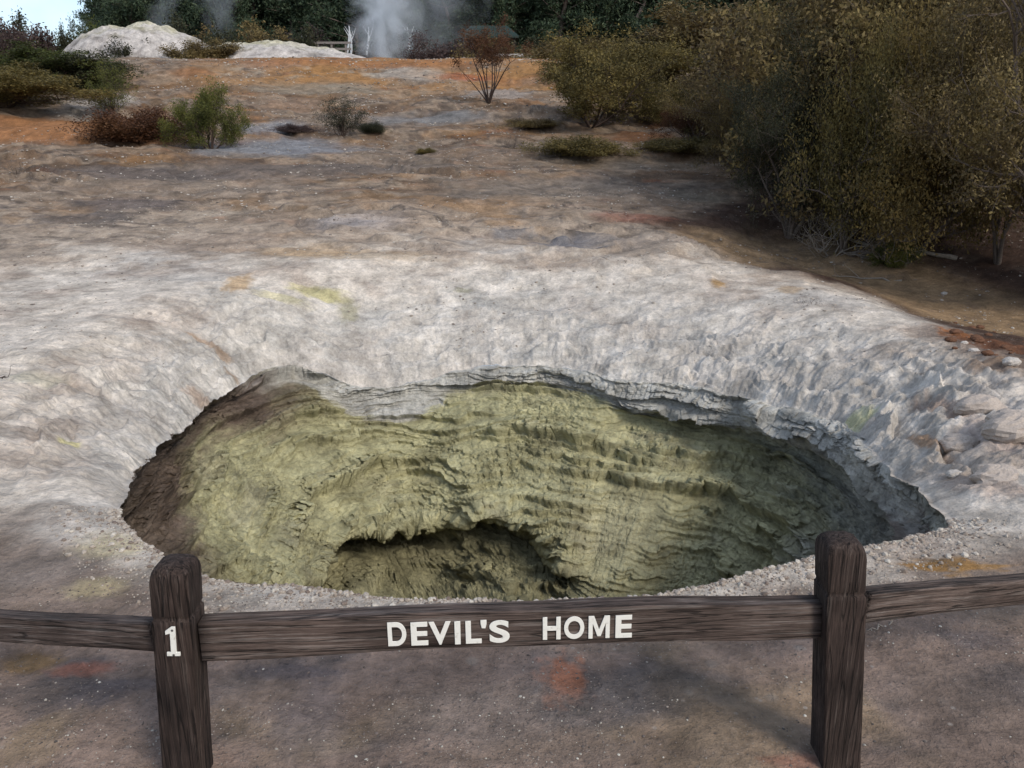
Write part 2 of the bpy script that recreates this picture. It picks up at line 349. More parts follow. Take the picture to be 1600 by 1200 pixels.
    B(990, 340, 70, 9, (.29, .12, .08), .6); B(960, 255, 180, 14, (.24, .19, .14), .6); B(1090, 310, 60, 12, (.2, .17, .13), .6); B(1000, 380, 120, 14, (.30, .25, .21), .6)
    B(560, 400, 150, 10, (.42, .30, .18), .5); B(480, 392, 90, 12, (.42, .28, .15), .5); B(200, 320, 110, 13, (.12, .10, .095), .85); B(140, 342, 90, 9, (.13, .11, .10), .8); B(330, 335, 60, 9, (.40, .33, .26), .7)
    B(250, 272, 200, 12, (.13, .108, .098), .85); B(480, 262, 200, 12, (.14, .115, .10), .85); B(330, 380, 160, 18, (.34, .26, .2), .5)
    # collar stains
    B(372, 445, 22, 20, OC, .65); B(500, 462, 55, 14, YE, .75); B(440, 470, 50, 9, YE, .45); B(545, 490, 18, 28, (.30, .28, .18), .7); B(724, 459, 18, 6, (.36, .34, .25), .8)
    B(322, 538, 34, 6, (.40, .26, .16), .6); B(350, 560, 15, 10, (.42, .27, .16), .6); B(362, 590, 14, 6, (.40, .27, .17), .6); B(108, 690, 18, 8, YE, .7); B(310, 625, 26, 18, (.42, .30, .22), .7)
    B(60, 600, 60, 14, (.46, .43, .33), .6); B(1122, 443, 14, 7, OC, .8); B(1235, 452, 26, 7, OC, .5); B(1500, 528, 26, 14, (.32, .12, .04), .85, .9); B(1560, 545, 70, 16, (.15, .065, .035), .85, .9)
    B(1330, 668, 36, 14, (.44, .43, .24), .8); B(1445, 700, 20, 34, (.42, .25, .14), .75); B(1470, 650, 24, 40, (.34, .22, .16), .6); B(1560, 690, 60, 40, (.40, .31, .27), .6)
    B(1540, 760, 50, 40, (.42, .31, .25), .55); B(1590, 650, 70, 30, (.42, .39, .37), .6); B(1540, 585, 50, 14, (.24, .14, .08), .7)
    # near ground
    B(1490, 884, 88, 16, (.33, .175, .05), .85, .9); B(1480, 878, 40, 8, (.17, .11, .06), .7); B(180, 852, 75, 26, (.46, .39, .22), .6); B(150, 920, 60, 22, (.42, .35, .2), .55); B(120, 800, 60, 14, (.42, .38, .34), .6)
    B(60, 800, 90, 20, (.36, .30, .25), .6); B(60, 890, 120, 40, (.24, .20, .175), .6); B(130, 1045, 75, 14, (.30, .13, .09), .8); B(50, 1035, 60, 22, (.28, .17, .07), .7); B(150, 1090, 65, 30, DK, .75); B(200, 1070, 140, 12, DK, .5)
    B(880, 1065, 48, 46, (.34, .145, .085), .85, 1.0); B(400, 1080, 90, 50, (.24, .18, .14), .5); B(480, 1130, 90, 70, (.16, .14, .145), .5); B(760, 1120, 260, 60, (.17, .145, .13), .5)
    B(1020, 1080, 130, 60, (.14, .125, .12), .5); B(900, 1180, 320, 24, (.22, .165, .13), .8); B(1500, 1100, 150, 90, (.19, .145, .12), .6); B(1530, 1000, 70, 20, DK, .5); B(60, 1160, 70, 50, (.27, .20, .13), .6)
    B(300, 1190, 90, 40, (.24, .16, .12), .5); B(1240, 1190, 70, 14, (.28, .13, .09), .6); B(930, 1010, 300, 12, (.19, .15, .12), .5); B(460, 1050, 120, 14, (.10, .09, .10), .6); B(1450, 930, 160, 20, (.21, .15, .12), .5)
    c = mixn(c, (.05, .042, .03), sstep(56, 62, y) * .95)
    return np.clip(c, .01, .8)

# ------------------------------------------------------------------ polar mesh: ground outside the lip, crater inside
NA = 2100
_w = np.linspace(-np.pi, np.pi, 6001); _den = .55 + .85 * (1 - sstep(1.75, 2.15, np.abs(_w)))
_cdf = np.concatenate([[0], np.cumsum((_den[1:] + _den[:-1]) / 2)]); _cdf /= _cdf[-1]
phi = np.interp(np.arange(NA) / NA, _cdf, _w)
Rp = np.interp(phi, T_phi, T_R); Zp = np.interp(phi, T_phi, T_Z)
sp_, cp_ = np.sin(phi), np.cos(phi)
s_ = [0.0]
while s_[-1] < 620: s_.append(s_[-1] + .008 + .0105 * s_[-1] + (0 if s_[-1] < 60 else .05 * (s_[-1] - 60)))
s_ = np.array(s_)
X = CX + (Rp[None, :] + s_[:, None]) * sp_[None, :]; Y = CY + (Rp[None, :] + s_[:, None]) * cp_[None, :]
Z = outer_z(X, Y)
Xf, Yf, Zf = X.ravel(), Y.ravel(), Z.ravel()
ph, r, R0, z0, w0 = rimvals(Xf, Yf)
sf = np.maximum(r - R0, 0)
gcol = paint_ground(Xf, Yf, sf, np.clip(sf / w0, 0, 1), ph)
ground = mesh_np('ground', np.stack([Xf, Yf, Zf], 1), grid_faces(len(s_), NA, True)[:, ::-1], M_ground, col=gcol)
tag(ground, 'pale clay and ochre geothermal ground around the crater', 'ground', kind='structure')

# inner profiles: (outward offset q [+ = inward], depth) control points at key angles
TT = np.array([0, .04, .13, .27, .41, .51, .60, .69, .84, 1.0])
keys = {
  -3.1416: [(0, 0), (-.05, .03), (-.12, .2), (-.1, .6), (0, 1.0), (.1, 1.4), (.2, 1.7), (.3, 2.0), (.6, 2.1), (9, 2.2)],
  -2.2: [(0, 0), (-.06, .03), (-.2, .2), (-.2, .6), (-.05, 1.1), (.1, 1.5), (.2, 1.8), (.4, 2.0), (.7, 2.1), (9, 2.2)],
  -1.65: [(0, 0), (-.14, .02), (-.36, .14), (-.38, .42), (-.1, .82), (.25, 1.15), (.5, 1.35), (.7, 1.5), (1.0, 1.7), (9, 2.2)],
  -1.25: [(0, 0), (-.14, .02), (-.32, .14), (-.2, .42), (.2, .70), (.68, .95), (1.0, 1.12), (.55, 1.3), (1.15, 1.7), (9, 2.1)],
  -.95: [(0, 0), (-.2, .03), (-.34, .15), (-.06, .44), (.5, .72), (1.0, .98), (1.3, 1.2), (.5, 1.42), (1.2, 1.78), (9, 2.0)],
  -.6: [(0, 0), (.03, .06), (.12, .2), (.35, .48), (.74, .80), (1.12, 1.05), (1.4, 1.22), (.4, 1.45), (1.2, 1.75), (9, 1.95)],
  -.4: [(0, 0), (.03, .06), (.1, .2), (.3, .44), (.62, .70), (.92, .87), (1.15, 1.0), (.35, 1.28), (1.15, 1.6), (9, 1.95)],
  -.2: [(0, 0), (.04, .07), (.08, .22), (.40, .42), (.80, .66), (1.2, .86), (1.48, 1.0), (.7, 1.28), (1.5, 1.6), (9, 1.95)],
  .02: [(0, 0), (.04, .07), (.06, .22), (.40, .42), (.80, .66), (1.2, .90), (1.5, 1.12), (.95, 1.3), (1.55, 1.6), (9, 2.0)],
  .2: [(0, 0), (.04, .07), (.05, .22), (.38, .44), (.82, .72), (1.25, 1.0), (1.58, 1.3), (1.3, 1.5), (1.75, 1.8), (9, 2.1)],
  .42: [(0, 0), (.04, .06), (.05, .20), (.02, .40), (.68, .75), (1.12, 1.08), (1.45, 1.4), (1.65, 1.65), (2.0, 2.0), (9, 2.2)],
  .85: [(0, 0), (.03, .07), (.00, .24), (-.20, .50), (.28, .90), (.65, 1.25), (.95, 1.5), (1.2, 1.75), (1.5, 2.0), (9, 2.2)],
  1.3: [(0, 0), (.03, .07), (-.02, .24), (-.18, .6), (.2, 1.0), (.4, 1.35), (.6, 1.6), (.8, 1.8), (1.1, 2.0), (9, 2.2)],
  1.75: [(0, 0), (-.08, .03), (-.14, .2), (-.05, .6), (.1, 1.1), (.2, 1.5), (.4, 1.8), (.5, 1.9), (.8, 2.0), (9, 2.2)],
  3.1416: [(0, 0), (-.05, .03), (-.12, .2), (-.1, .6), (0, 1.0), (.1, 1.4), (.2, 1.7), (.3, 2.0), (.6, 2.1), (9, 2.2)],
}
kk = sorted(keys); KA = np.array([keys[k] for k in kk], float)     # (nk, 10, 2)
NT = 520
tq = np.concatenate([np.linspace(0, .86, 480, endpoint=False), np.linspace(.86, 1, NT - 480)])
Rs = np.interp(phi, T_phi, T_RS)
cp = np.zeros((len(TT), NA, 2))
phw = phi + .10 * fbm(sp_ * 3 + 8, cp_ * 3, 3, 7)
wsm = (phw[:, None] - np.array(kk)[None, :])
ii = np.clip(np.searchsorted(kk, phw) - 1, 0, len(kk) - 2); kk_ = np.array(kk)
fr = np.clip((phw - kk_[ii]) / (kk_[ii + 1] - kk_[ii]), 0, 1); fr = fr * fr * (3 - 2 * fr)
cpt = KA[ii] * (1 - fr)[:, None, None] + KA[ii + 1] * fr[:, None, None]    # NA,10,2
cpt[:, -1, 0] = Rp * .97
cpt[:, :-1, 0] = np.minimum(cpt[:, :-1, 0], Rp[:, None] * .9)
q = np.zeros((NT, NA)); dp = np.zeros((NT, NA))
# per-column lateral wander of the ledge
led = .03 * fbm(phi * 4.0, phi * 0, 4, 12)
for j, t in enumerate(tq):
    tt = np.clip(t + led * math.sin(math.pi * min(t / .9, 1)), 0, 1)
    i = np.clip(np.searchsorted(TT, tt, side='right') - 1, 0, len(TT) - 2); f = (tt - TT[i]) / (TT[i + 1] - TT[i])
    ar = np.arange(NA); p1 = cpt[ar, i]; p2 = cpt[ar, i + 1]; p0 = cpt[ar, np.maximum(i - 1, 0)]; p3 = cpt[ar, np.minimum(i + 2, 9)]
    p3 = np.where((i >= 7)[:, None], p2 + (p2 - p1) * .3, p3)
    f = f[:, None]; v = .5 * ((2 * p1) + (p2 - p0) * f + (2 * p0 - 5 * p1 + 4 * p2 - p3) * f ** 2 + (3 * p1 - p0 - 3 * p2 + p3) * f ** 3)
    q[j] = v[:, 0]; dp[j] = v[:, 1]
_b = sstep(0, .14, tq)[:, None]; rad = np.maximum(Rp[None, :] * (1 - _b) + Rs[None, :] * _b - q, .03)
WX = CX + rad * sp_[None, :]; WY = CY + rad * cp_[None, :]; WZ = Zp[None, :] - dp
def normals(X, Y, Z):
    P3 = np.stack([X, Y, Z], -1); dt = np.gradient(P3, axis=0); da = (np.roll(P3, -1, 1) - np.roll(P3, 1, 1))
    n = np.cross(dt, da); return n / (np.linalg.norm(n, axis=-1, keepdims=True) + 1e-9)
Nn = normals(WX, WY, WZ)
if Nn[200, np.argmin(np.abs(phi)), 1] > 0: Nn = -Nn     # far wall faces the camera
a_ = (phi * 2.3)[None, :] * np.ones((NT, 1)); seg = np.sqrt(np.gradient(WX, axis=0) ** 2 + np.gradient(WY, axis=0) ** 2 + np.gradient(WZ, axis=0) ** 2)
S2 = np.cumsum(seg, 0)
dz_ = (-.48 - WZ) * 1.15 + .12 * S2
wob = .20 * fbm(a_ * .55, S2 * .7, 3, 201) + .10 * fbm(a_ * 1.8, S2 * 2.6, 4, 203) + .035 * fbm(a_ * 6, S2 * 9, 3, 205)
sl = dz_ + wob + np.where(a_ < 0, .11, -.05) * a_
def strata(per, amp, seed, brk, sharp):
    k = np.floor(sl / per); rnd = n2(k * 7.7 + .5, a_ * brk + k * 3.1, seed) + .55 * n2(a_ * brk * 1.7, S2 * 2.4, seed + 50)
    return amp * saw(sl / per, sharp) * np.clip(.36 + 1.5 * rnd, .12, 1.7)
disp = strata(.27, .165, 211, .6, .96) + strata(.12, .095, 215, 1.1, .94) + strata(.052, .034, 219, 2.4, .9)
fk = fbm(a_ * 2.4, S2 * 3.6, 5, 251, .6) * 6; disp += .024 * (saw(fk, .88) - .4) * sstep(-.2, .2, n2(a_ * 1.2, S2 * 1.5, 255))
disp += .07 * fbm(a_ * 1.3, S2 * 1.7, 5, 221) + .024 * fbm(a_ * 7, S2 * 10, 4, 225, .6) * (.4 + 1.6 * np.clip(n2(a_ * 1.4, S2 * 2, 229) + .2, 0, 1))
disp += .010 * fbm(a_ * 20, S2 * 28, 3, 231, .6)
# lumpy crust on the middle of the wall
lump = np.exp(-(((a_ - .05) / .9) ** 2 + ((S2 - 1.15) / .4) ** 2)); disp += lump * (.045 * fbm(a_ * 4.5, S2 * 6, 4, 235, .6, True))
env = (.25 + .75 * sstep(0, .03, tq)[:, None]) * sstep(0, .006, tq)[:, None] * (1 - sstep(.9, 1, tq)[:, None]) * (.15 + .85 * sstep(-.85, -.4, np.cos(phi)))[None, :]
ptc = np.exp(-(((a_ - 1.0) / .55) ** 2 + ((S2 - 1.75) / .5) ** 2)); disp *= 1 - .6 * ptc
disp *= env
WX = WX + Nn[..., 0] * disp; WY = WY + Nn[..., 1] * disp; WZ = WZ + Nn[..., 2] * disp
a1 = a_.ravel(); s1 = S2.ravel(); ph1 = np.tile(phi, (NT, 1)).ravel(); sl1 = sl.ravel()
na = fbm(a1 * 1.3, s1 * 1.8, 5, 241, .6); nb = fbm(a1 * 3, sl1 * 9, 5, 245, .65)
wc = np.tile(np.array([[.43, .405, .24]], np.float32), (len(a1), 1))
wc = mixn(wc, (.31, .295, .175), sstep(0, .4, nb) * .6); wc = mixn(wc, (.37, .345, .23), sstep(.1, .4, na) * .7)
wc = mixn(wc, (.42, .39, .26), np.exp(-(((a1 - 1.0) / .55) ** 2 + ((s1 - 1.75) / .5) ** 2)) * .6)
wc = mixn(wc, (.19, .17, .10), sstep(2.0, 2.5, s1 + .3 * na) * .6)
wc = mixn(wc, (.33, .33, .28), sstep(.62, 1.0, ph1 + .35 * na) * (1 - sstep(.5, 1.2, s1 + .5 * nb)) * .9)   # grey right side
wc = mixn(wc, (.31, .30, .27), sstep(1.0, 1.4, ph1 + .3 * na) * .7)
wc = mixn(wc, (.17, .12, .10), sstep(1.4, 1.65, ph1 + .25 * nb) * sstep(.1, .3, s1) * (1 - sstep(1.9, 2.1, ph1)) * .7)
lf = sstep(.48, .8, -ph1 + .25 * na); wc = mixn(wc, (.135, .098, .082), lf * (1 - sstep(.45, 1.0, s1 + .35 * nb - .8 * sstep(1.0, 1.6, -ph1))) * .95)  # brown clay under the left lip, darkened to paint in the overhang's shadow
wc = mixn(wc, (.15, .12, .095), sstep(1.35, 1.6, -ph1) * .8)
wc = mixn(wc, (.47, .455, .42), (1 - sstep(.22, .30, s1 + .22 * na + .14 * nb - .10 * sstep(.1, .6, ph1) - .16 * np.exp(-((ph1 + .45) / .2) ** 2))) * sstep(-.85, -.55, ph1 + .2 * nb) * (1 - sstep(1.6, 1.9, ph1)) * .95)
wc = mixn(wc, (.34, .33, .30), (1 - sstep(.22, .30, s1 + .22 * na + .14 * nb - .10)) * sstep(.05, .35, nb) * sstep(-.85, -.55, ph1) * .8)
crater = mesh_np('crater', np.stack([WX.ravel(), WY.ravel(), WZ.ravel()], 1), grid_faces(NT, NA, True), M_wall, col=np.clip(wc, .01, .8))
tag(crater, 'deep collapsed crater with layered yellow-green sulphur walls', 'crater', kind='structure')
del X, Y, Z, Xf, Yf, Zf, WX, WY, WZ, Nn, q, dp, S2, a_, sl, disp

# ------------------------------------------------------------------ loose stones
_t = (1 + 5 ** .5) / 2
ICO = np.array([(-1, _t, 0), (1, _t, 0), (-1, -_t, 0), (1, -_t, 0), (0, -1, _t), (0, 1, _t), (0, -1, -_t), (0, 1, -_t), (_t, 0, -1), (_t, 0, 1), (-_t, 0, -1), (-_t, 0, 1)]) / 1.9
ICF = np.array([(0, 11, 5), (0, 5, 1), (0, 1, 7), (0, 7, 10), (0, 10, 11), (1, 5, 9), (5, 11, 4), (11, 10, 2), (10, 7, 6), (7, 1, 8), (3, 9, 4), (3, 4, 2), (3, 2, 6), (3, 6, 8), (3, 8, 9), (4, 9, 5), (2, 4, 11), (6, 2, 10), (8, 6, 7), (9, 8, 1)])
def stones(name, x, y, size, mat, flat=.6):
    n = len(x); z = outer_z(x, y)
    V = ICO[None] * (1 + .45 * (rng.random((n, 12, 1)) - .5)); V = V * np.stack([.7 + .6 * rng.random(n), .7 + .6 * rng.random(n), flat * (.7 + .5 * rng.random(n))], 1)[:, None, :]
    an = rng.random(n) * 6.28; c, s = np.cos(an), np.sin(an)
    V = np.stack([V[..., 0] * c[:, None] - V[..., 1] * s[:, None], V[..., 0] * s[:, None] + V[..., 1] * c[:, None], V[..., 2]], -1) * size[:, None, None]
    V = V + np.stack([x, y, z + size * flat * .25], 1)[:, None, :]
    return mesh_np(name, V.reshape(-1, 3), (ICF[None] + 12 * np.arange(n)[:, None, None]).reshape(-1, 3), mat, smooth=False)
def mat_stone(name, stops):
    m, N, L, b = new_mat(name); g = N.new('ShaderNodeNewGeometry'); r = ramp(N, L, g.outputs['Random Per Island'], stops)
    n = noise_node(N, L, g.outputs['Position'], 90, 4); c = mixc(N, L, r.outputs['Color'], ramp(N, L, n.outputs['Fac'], [(.3, .75), (.7, 1.15)]).outputs['Color'], 1.0, 'MULTIPLY')
    L.new(c, b.inputs['Base Color']); b.inputs['Roughness'].default_value = .9; return m
M_grit = mat_stone('path grit', [(0, (.08, .07, .065)), (.45, (.16, .13, .115)), (.75, (.24, .19, .16)), (.9, (.33, .30, .26)), (1, (.52, .49, .43))])
M_clod = mat_stone('clay clods', [(0, (.17, .13, .11)), (.4, (.33, .28, .235)), (.8, (.42, .37, .32)), (1, (.52, .48, .42))])
M_scree = mat_stone('scree', [(0, (.14, .12, .11)), (.5, (.30, .26, .22)), (1, (.52, .48, .43))])
def keep(x, y, m): return x[m], y[m]
n = 42000; x = rng.uniform(-2.3, 2.3, n); y = rng.uniform(1.6, 3.1, n)
k = (rng.random(n) < .25 + 1.5 * np.clip(fbm(x * 1.5, y * 2, 4, 301), -.1, .6)); x, y = keep(x, y, k); ph, r, R0, *_ = rimvals(x, y); x, y = keep(x, y, r > R0 + .01)
tag(stones('gravel', x, y, .0012 + .0036 * rng.random(len(x)) ** 5 + .0008 * rng.random(len(x)), M_grit), 'fine pale and dark grit scattered over the path behind and below the rail', 'gravel', kind='stuff')
n = 6500; ang = rng.uniform(2.15, 2 * np.pi - 2.1, n); off = .004 + .30 * rng.random(n) ** 2.6
rr = np.interp((ang + np.pi) % (2 * np.pi) - np.pi, T_phi, T_R) + off; x = CX + rr * np.sin(ang); y = CY + rr * np.cos(ang)
tag(stones('rubble', x, y, .0018 + .012 * rng.random(n) ** 9 + .003 * rng.random(n), M_clod, .8), 'crumbly pale clay clods along the near crater rim', 'rubble', kind='stuff')
n = 60000; y = 6 + 34 * rng.random(n) ** .8; x = rng.uniform(-.75, .75, n) * (y + 1); k = fbm(x * .4, y * .7, 4, 305) + .5 * fbm(x * 2, y * 2, 2, 307) > .02; x, y = keep(x, y, k)
ph, r, R0, *_ = rimvals(x, y); x, y = keep(x, y, r > R0 + .3)
tag(stones('scree', x, y, (.0035 + .014 * rng.random(len(x)) ** 4) * (.5 + y / 14), M_scree), 'small pale stones strewn over the slopes behind the crater', 'stones', kind='stuff')

# ------------------------------------------------------------------ wood fence
def mat_wood(name, axis, dark=(.022, .014, .013), lite=(.085, .058, .050), grey=(.15, .135, .13)):
    m, N, L, b = new_mat(name); tc = N.new('ShaderNodeTexCoord'); mp = N.new('ShaderNodeMapping')
    sc = [1, 1, 1]; sc[axis] = .035; mp.inputs['Scale'].default_value = sc; L.new(tc.outputs['Object'], mp.inputs['Vector']); v = mp.outputs['Vector']
    g1 = noise_node(N, L, v, 95, 8, .7, .5); g2 = noise_node(N, L, v, 380, 5, .65, .2); g3 = noise_node(N, L, v, 42, 3, .5, .8); big = noise_node(N, L, tc.outputs['Object'], 5, 5, .6)
    c = ramp(N, L, g1.outputs['Fac'], [(.30, dark), (.52, lite), (.72, grey)]).outputs['Color']
    c = mixc(N, L, c, ramp(N, L, g2.outputs['Fac'], [(.35, .55), (.6, 1.15)]).outputs['Color'], 1.0, 'MULTIPLY')
    c = mixc(N, L, c, ramp(N, L, big.outputs['Fac'], [(.3, .6), (.7, 1.35)]).outputs['Color'], 1.0, 'MULTIPLY')
    ck = ramp(N, L, g3.outputs['Fac'], [(.475, 1), (.495, .12), (.505, .12), (.525, 1)]); c = mixc(N, L, c, ck.outputs['Color'], .8, 'MULTIPLY')
    L.new(c, b.inputs['Base Color']); b.inputs['Roughness'].default_value = .82; b.inputs['Specular IOR Level'].default_value = .25
    bumps(N, L, b, [(g1.outputs['Fac'], 1, .005), (ck.outputs['Color'], .9, .004), (g2.outputs['Fac'], .8, .002)])
    return m
M_post = mat_wood('post timber', 2, (.012, .008, .007), (.046, .031, .026), (.10, .08, .07)); M_rail = mat_wood('rail timber', 0, (.03, .021, .018), (.105, .076, .064), (.21, .185, .17))
def squircle(w, d, ch, n=6):
    pts = []
    for (sx, sy, a0) in ((1, 1, 0), (-1, 1, 90), (-1, -1, 180), (1, -1, 270)):
        for k in range(n + 1):
            a = R_(a0 + 90 * k / n); pts.append((sx * (w / 2 - ch) + ch * math.cos(a), sy * (d / 2 - ch) + ch * math.sin(a)))
    return np.array(pts)
def loft(name, secs, mat, parent=None, axis='z', seed=0, wob=.0015):
    # secs: list of (pos, w, d, chamfer, offx, offy)
    rows = []
    for (p, w, d, ch, ox, oy) in secs:
        q = squircle(w, d, ch); rows.append(np.column_stack([q[:, 0] + ox, q[:, 1] + oy, np.full(len(q), p)]))
    V = np.array(rows); nr, nc = V.shape[:2]
    ang = np.linspace(0, 6.283, nc, endpoint=False)[None, :]; zz = V[..., 2]
    nz = fbm(np.cos(ang) * 3 + 0 * zz + seed, np.sin(ang) * 3 + zz * 2.5, 3, 401 + seed) * wob
    cen = V[..., :2].mean(1, keepdims=True); dv = V[..., :2] - cen; V[..., :2] += dv / (np.linalg.norm(dv, axis=-1, keepdims=True) + 1e-9) * nz[..., None]
    F = grid_faces(nr, nc, True); V = V.reshape(-1, 3)
    c0 = len(V); V = np.vstack([V, V[:nc].mean(0), V[(nr - 1) * nc:nr * nc].mean(0)])
    F = F.tolist(); j = np.arange(nc)
    F += [[int(b_), int(a), c0, c0] for a, b_ in zip(j, (j + 1) % nc)]
    e = (nr - 1) * nc; F += [[int(e + a), int(e + b_), c0 + 1, c0 + 1] for a, b_ in zip(j, (j + 1) % nc)]
    if axis == 'x': V = V[:, [2, 0, 1]]
    me = bpy.data.meshes.new(name); me.from_pydata(V.tolist(), [], [list(dict.fromkeys(f)) for f in F]); me.materials.append(mat)
    for p in me.polygons: p.use_smooth = True
    o = bpy.data.objects.new(name, me); COL.objects.link(o)
    if parent: o.parent = parent
    return o
def post_obj(name, base, top, w, rz, seed):
    bx, by, bz = base; H = top[2] - bz; secs = []
    prof = [(-.18, 1.02), (.0, 1.02)] + [(t, 1.0) for t in np.linspace(.05, H - .20, 14)] + [(H - .17, 1.0), (H - .158, 1.0), (H - .153, .92), (H - .146, .92), (H - .141, .965), (H - .10, .97), (H - .05, .985), (H - .035, .97), (H - .022, .93), (H - .012, .84), (H - .005, .68), (H - .001, .42), (H, .2)]
    for (t, k) in prof:
        ch = .006 if t < H - .04 else .006 + .016 * min(1, (t - H + .04) / .03)
        secs.append((t, w * k, w * k, min(ch, w * k * .45), (top[0] - bx) * t / H, (top[1] - by) * t / H))
    o = loft(name, secs, M_post, seed=seed, wob=.004); o.location = (bx, by, bz); return o
def gz(x, y): return float(outer_z(np.array([x]), np.array([y]))[0])
D1, D2 = 1.94, 2.02
tL = PD(273, 872, D1); bL = PD(296, 1218, D1); tR = PD(1314, 836, D2); bR = PD(1304, 1188, D2)
bL = Vector((bL.x, D1, gz(bL.x, D1))); bR = Vector((bR.x, D2, gz(bR.x, D2)))
pL = post_obj('fence_post', bL, tL, .101, 0, 1); tag(pL, 'square dark timber post on the left carrying the white number 1', 'fence post', 'timber fence posts')
pR = post_obj('fence_post', bR, tR, .105, 0, 2); tag(pR, 'square dark timber post on the right without a number', 'fence post', 'timber fence posts')
def rail(a, b, h, th, label, seed, h2=None, sag=.0):
    a = Vector(a); b = Vector(b); L = (b - a).length; n = 40; h2 = h2 or h; secs = []
    for i in range(n + 1):
        t = i / n; hh = h + (h2 - h) * t + .003 * math.sin(t * 9 + seed)
        secs.append((L * t, th, hh, .006, 0, -sag * math.sin(math.pi * t) + .002 * math.sin(t * 17 + seed * 2)))
    o = loft('fence_rail', secs, M_rail, axis='x', seed=seed + 5, wob=.0025)
    x = (b - a).normalized(); z = Vector((0, 0, 1)); z = (z - x * z.dot(x)).normalized(); y = z.cross(x)
    o.matrix_world = Matrix.Translation(a) @ Matrix((x, y, z)).transposed().to_4x4()
    tag(o, label, 'fence rail', 'timber fence rails'); return o
yc = 0.0
ra = PD(318, 997, D1 + .01); rb = PD(1278, 963, D2 + .01)
railM = rail(ra, rb, .112, .055, 'middle timber rail bearing the white carved words between the two posts', 1, .108, -.012)
a = PD(-420, 950, 3.0); b = PD(248, 992, D1 + .03); rail(a, b, .09, .05, 'weathered grey rail running off left from the numbered post', 2, .082)
a = PD(1346, 945, D2 + .03); b = PD(2050, 872, 3.2); rail(a, b, .088, .05, 'rail with silvery sunlit top running off right from the right post', 3, .09)
# lettering
m_, N, L, b_ = new_mat('white sign paint'); tc = N.new('ShaderNodeTexCoord'); nn = noise_node(N, L, tc.outputs['Object'], 60, 6, .7)
L.new(ramp(N, L, nn.outputs['Fac'], [(.28, (.42, .39, .34)), (.42, (.72, .71, .66)), (1, (.78, .77, .72))]).outputs['Color'], b_.inputs['Base Color']); b_.inputs['Roughness'].default_value = .6
bumps(N, L, b_, [(nn.outputs['Fac'], .4, .002)]); M_white = m_
m_, N, L, b_ = new_mat('grey letter edge'); b_.inputs['Base Color'].default_value = (.12, .10, .09, 1); M_edge = m_
def letter_mesh(ch, off=.022, ext=.02):
    cu = bpy.data.curves.new('t', 'FONT'); cu.body = ch; cu.size = 1; cu.offset = .006 if ch == 'M' else off; cu.extrude = ext; cu.bevel_depth = .008; cu.bevel_resolution = 1
    o = bpy.data.objects.new('t', cu); COL.objects.link(o); dg = bpy.context.evaluated_depsgraph_get(); me = bpy.data.meshes.new_from_object(o.evaluated_get(dg))
    bpy.data.objects.remove(o); bpy.data.curves.remove(cu); me.name = 'letter'
    vs_ = np.array([v.co[:] for v in me.vertices]); return me, vs_
MR = railM.matrix_world.copy(); MRi = MR.inverted()
def rail_local(px, py):
    # intersection of pixel ray with rail front plane
    u, f, w = ray(px, py); o = MRi @ Vector((0, 0, EYE)); d = (MRi.to_3x3() @ Vector((u, f, w))); k = (-.0285 - o.y) / d.y; return o + d * k
LET = [('D', 607, 634, 971, 1009), ('E', 643, 668, 971, 1008), ('V', 671, 704, 970, 1007), ('I', 711, 719, 970, 1006), ('L', 728, 752, 969, 1005),
       ("'", 751, 760, 968, 981), ('S', 765, 796, 968, 1004), ('H', 848, 876, 963, 999), ('O', 881, 913, 962, 998), ('M', 919, 953, 961, 997), ('E', 961, 988, 960, 996)]
for (ch, x0, x1, y0, y1) in LET:
    if ch == 'M': continue
    me, vv = letter_mesh(ch); mn, mx = vv.min(0), vv.max(0); a = rail_local(x0, y1); b = rail_local(x1, y0)
    sx = (b.x - a.x) / (mx[0] - mn[0]); sz = (b.z - a.z) / (mx[1] - mn[1])
    vn = np.column_stack([a.x + (vv[:, 0] - mn[0]) * sx, -.0290 - (vv[:, 2] - mn[2]) * .05, a.z + (vv[:, 1] - mn[1]) * sz])
    for i, v in enumerate(me.vertices): v.co = vn[i]
    me.materials.clear(); me.materials.append(M_white)
    o = bpy.data.objects.new('apostrophe' if ch == "'" else 'letter', me); COL.objects.link(o); o.parent = railM
MPTS = [(0, 0), (.2, 0), (.2, .66), (.42, .1), (.58, .1), (.8, .66), (.8, 0), (1, 0), (1, 1), (.74, 1), (.5, .40), (.26, 1), (0, 1)]
# number 1 with slab serifs and two screws, on the front face of the left post
def ext_poly(name, pts, y0, th, mat, parent, bev=.0008):
    import bmesh
    bm = bmesh.new(); vs_ = [bm.verts.new((p[0], y0, p[1])) for p in pts]; f = bm.faces.new(vs_); r_ = bmesh.ops.extrude_face_region(bm, geom=[f])
    for v in r_['geom']:
        if isinstance(v, bmesh.types.BMVert): v.co.y -= th
    bmesh.ops.recalc_face_normals(bm, faces=bm.faces); bmesh.ops.bevel(bm, geom=[e for e in bm.edges], offset=bev, segments=1, affect='EDGES')
    me = bpy.data.meshes.new(name); bm.to_mesh(me); bm.free(); me.materials.append(mat); o = bpy.data.objects.new(name, me); COL.objects.link(o); o.parent = parent; return o
aM = rail_local(919, 997); bM = rail_local(953, 961)
mo = ext_poly('letter', [(aM.x + (bM.x - aM.x) * p_, aM.z + (bM.z - aM.z) * q_) for p_, q_ in MPTS], -.0290, .003, M_white, railM, .0005)
yf = -.101 / 2 - .002
def post_local(px, py):
    u, f, w = ray(px, py); k = (D1 + yf) / f; return u * k - bL.x, EYE + w * k - bL.z
c1 = post_local(271, 1001); e1 = post_local(271, 977); H1 = abs(e1[1] - c1[1]); Wd = H1 * .62
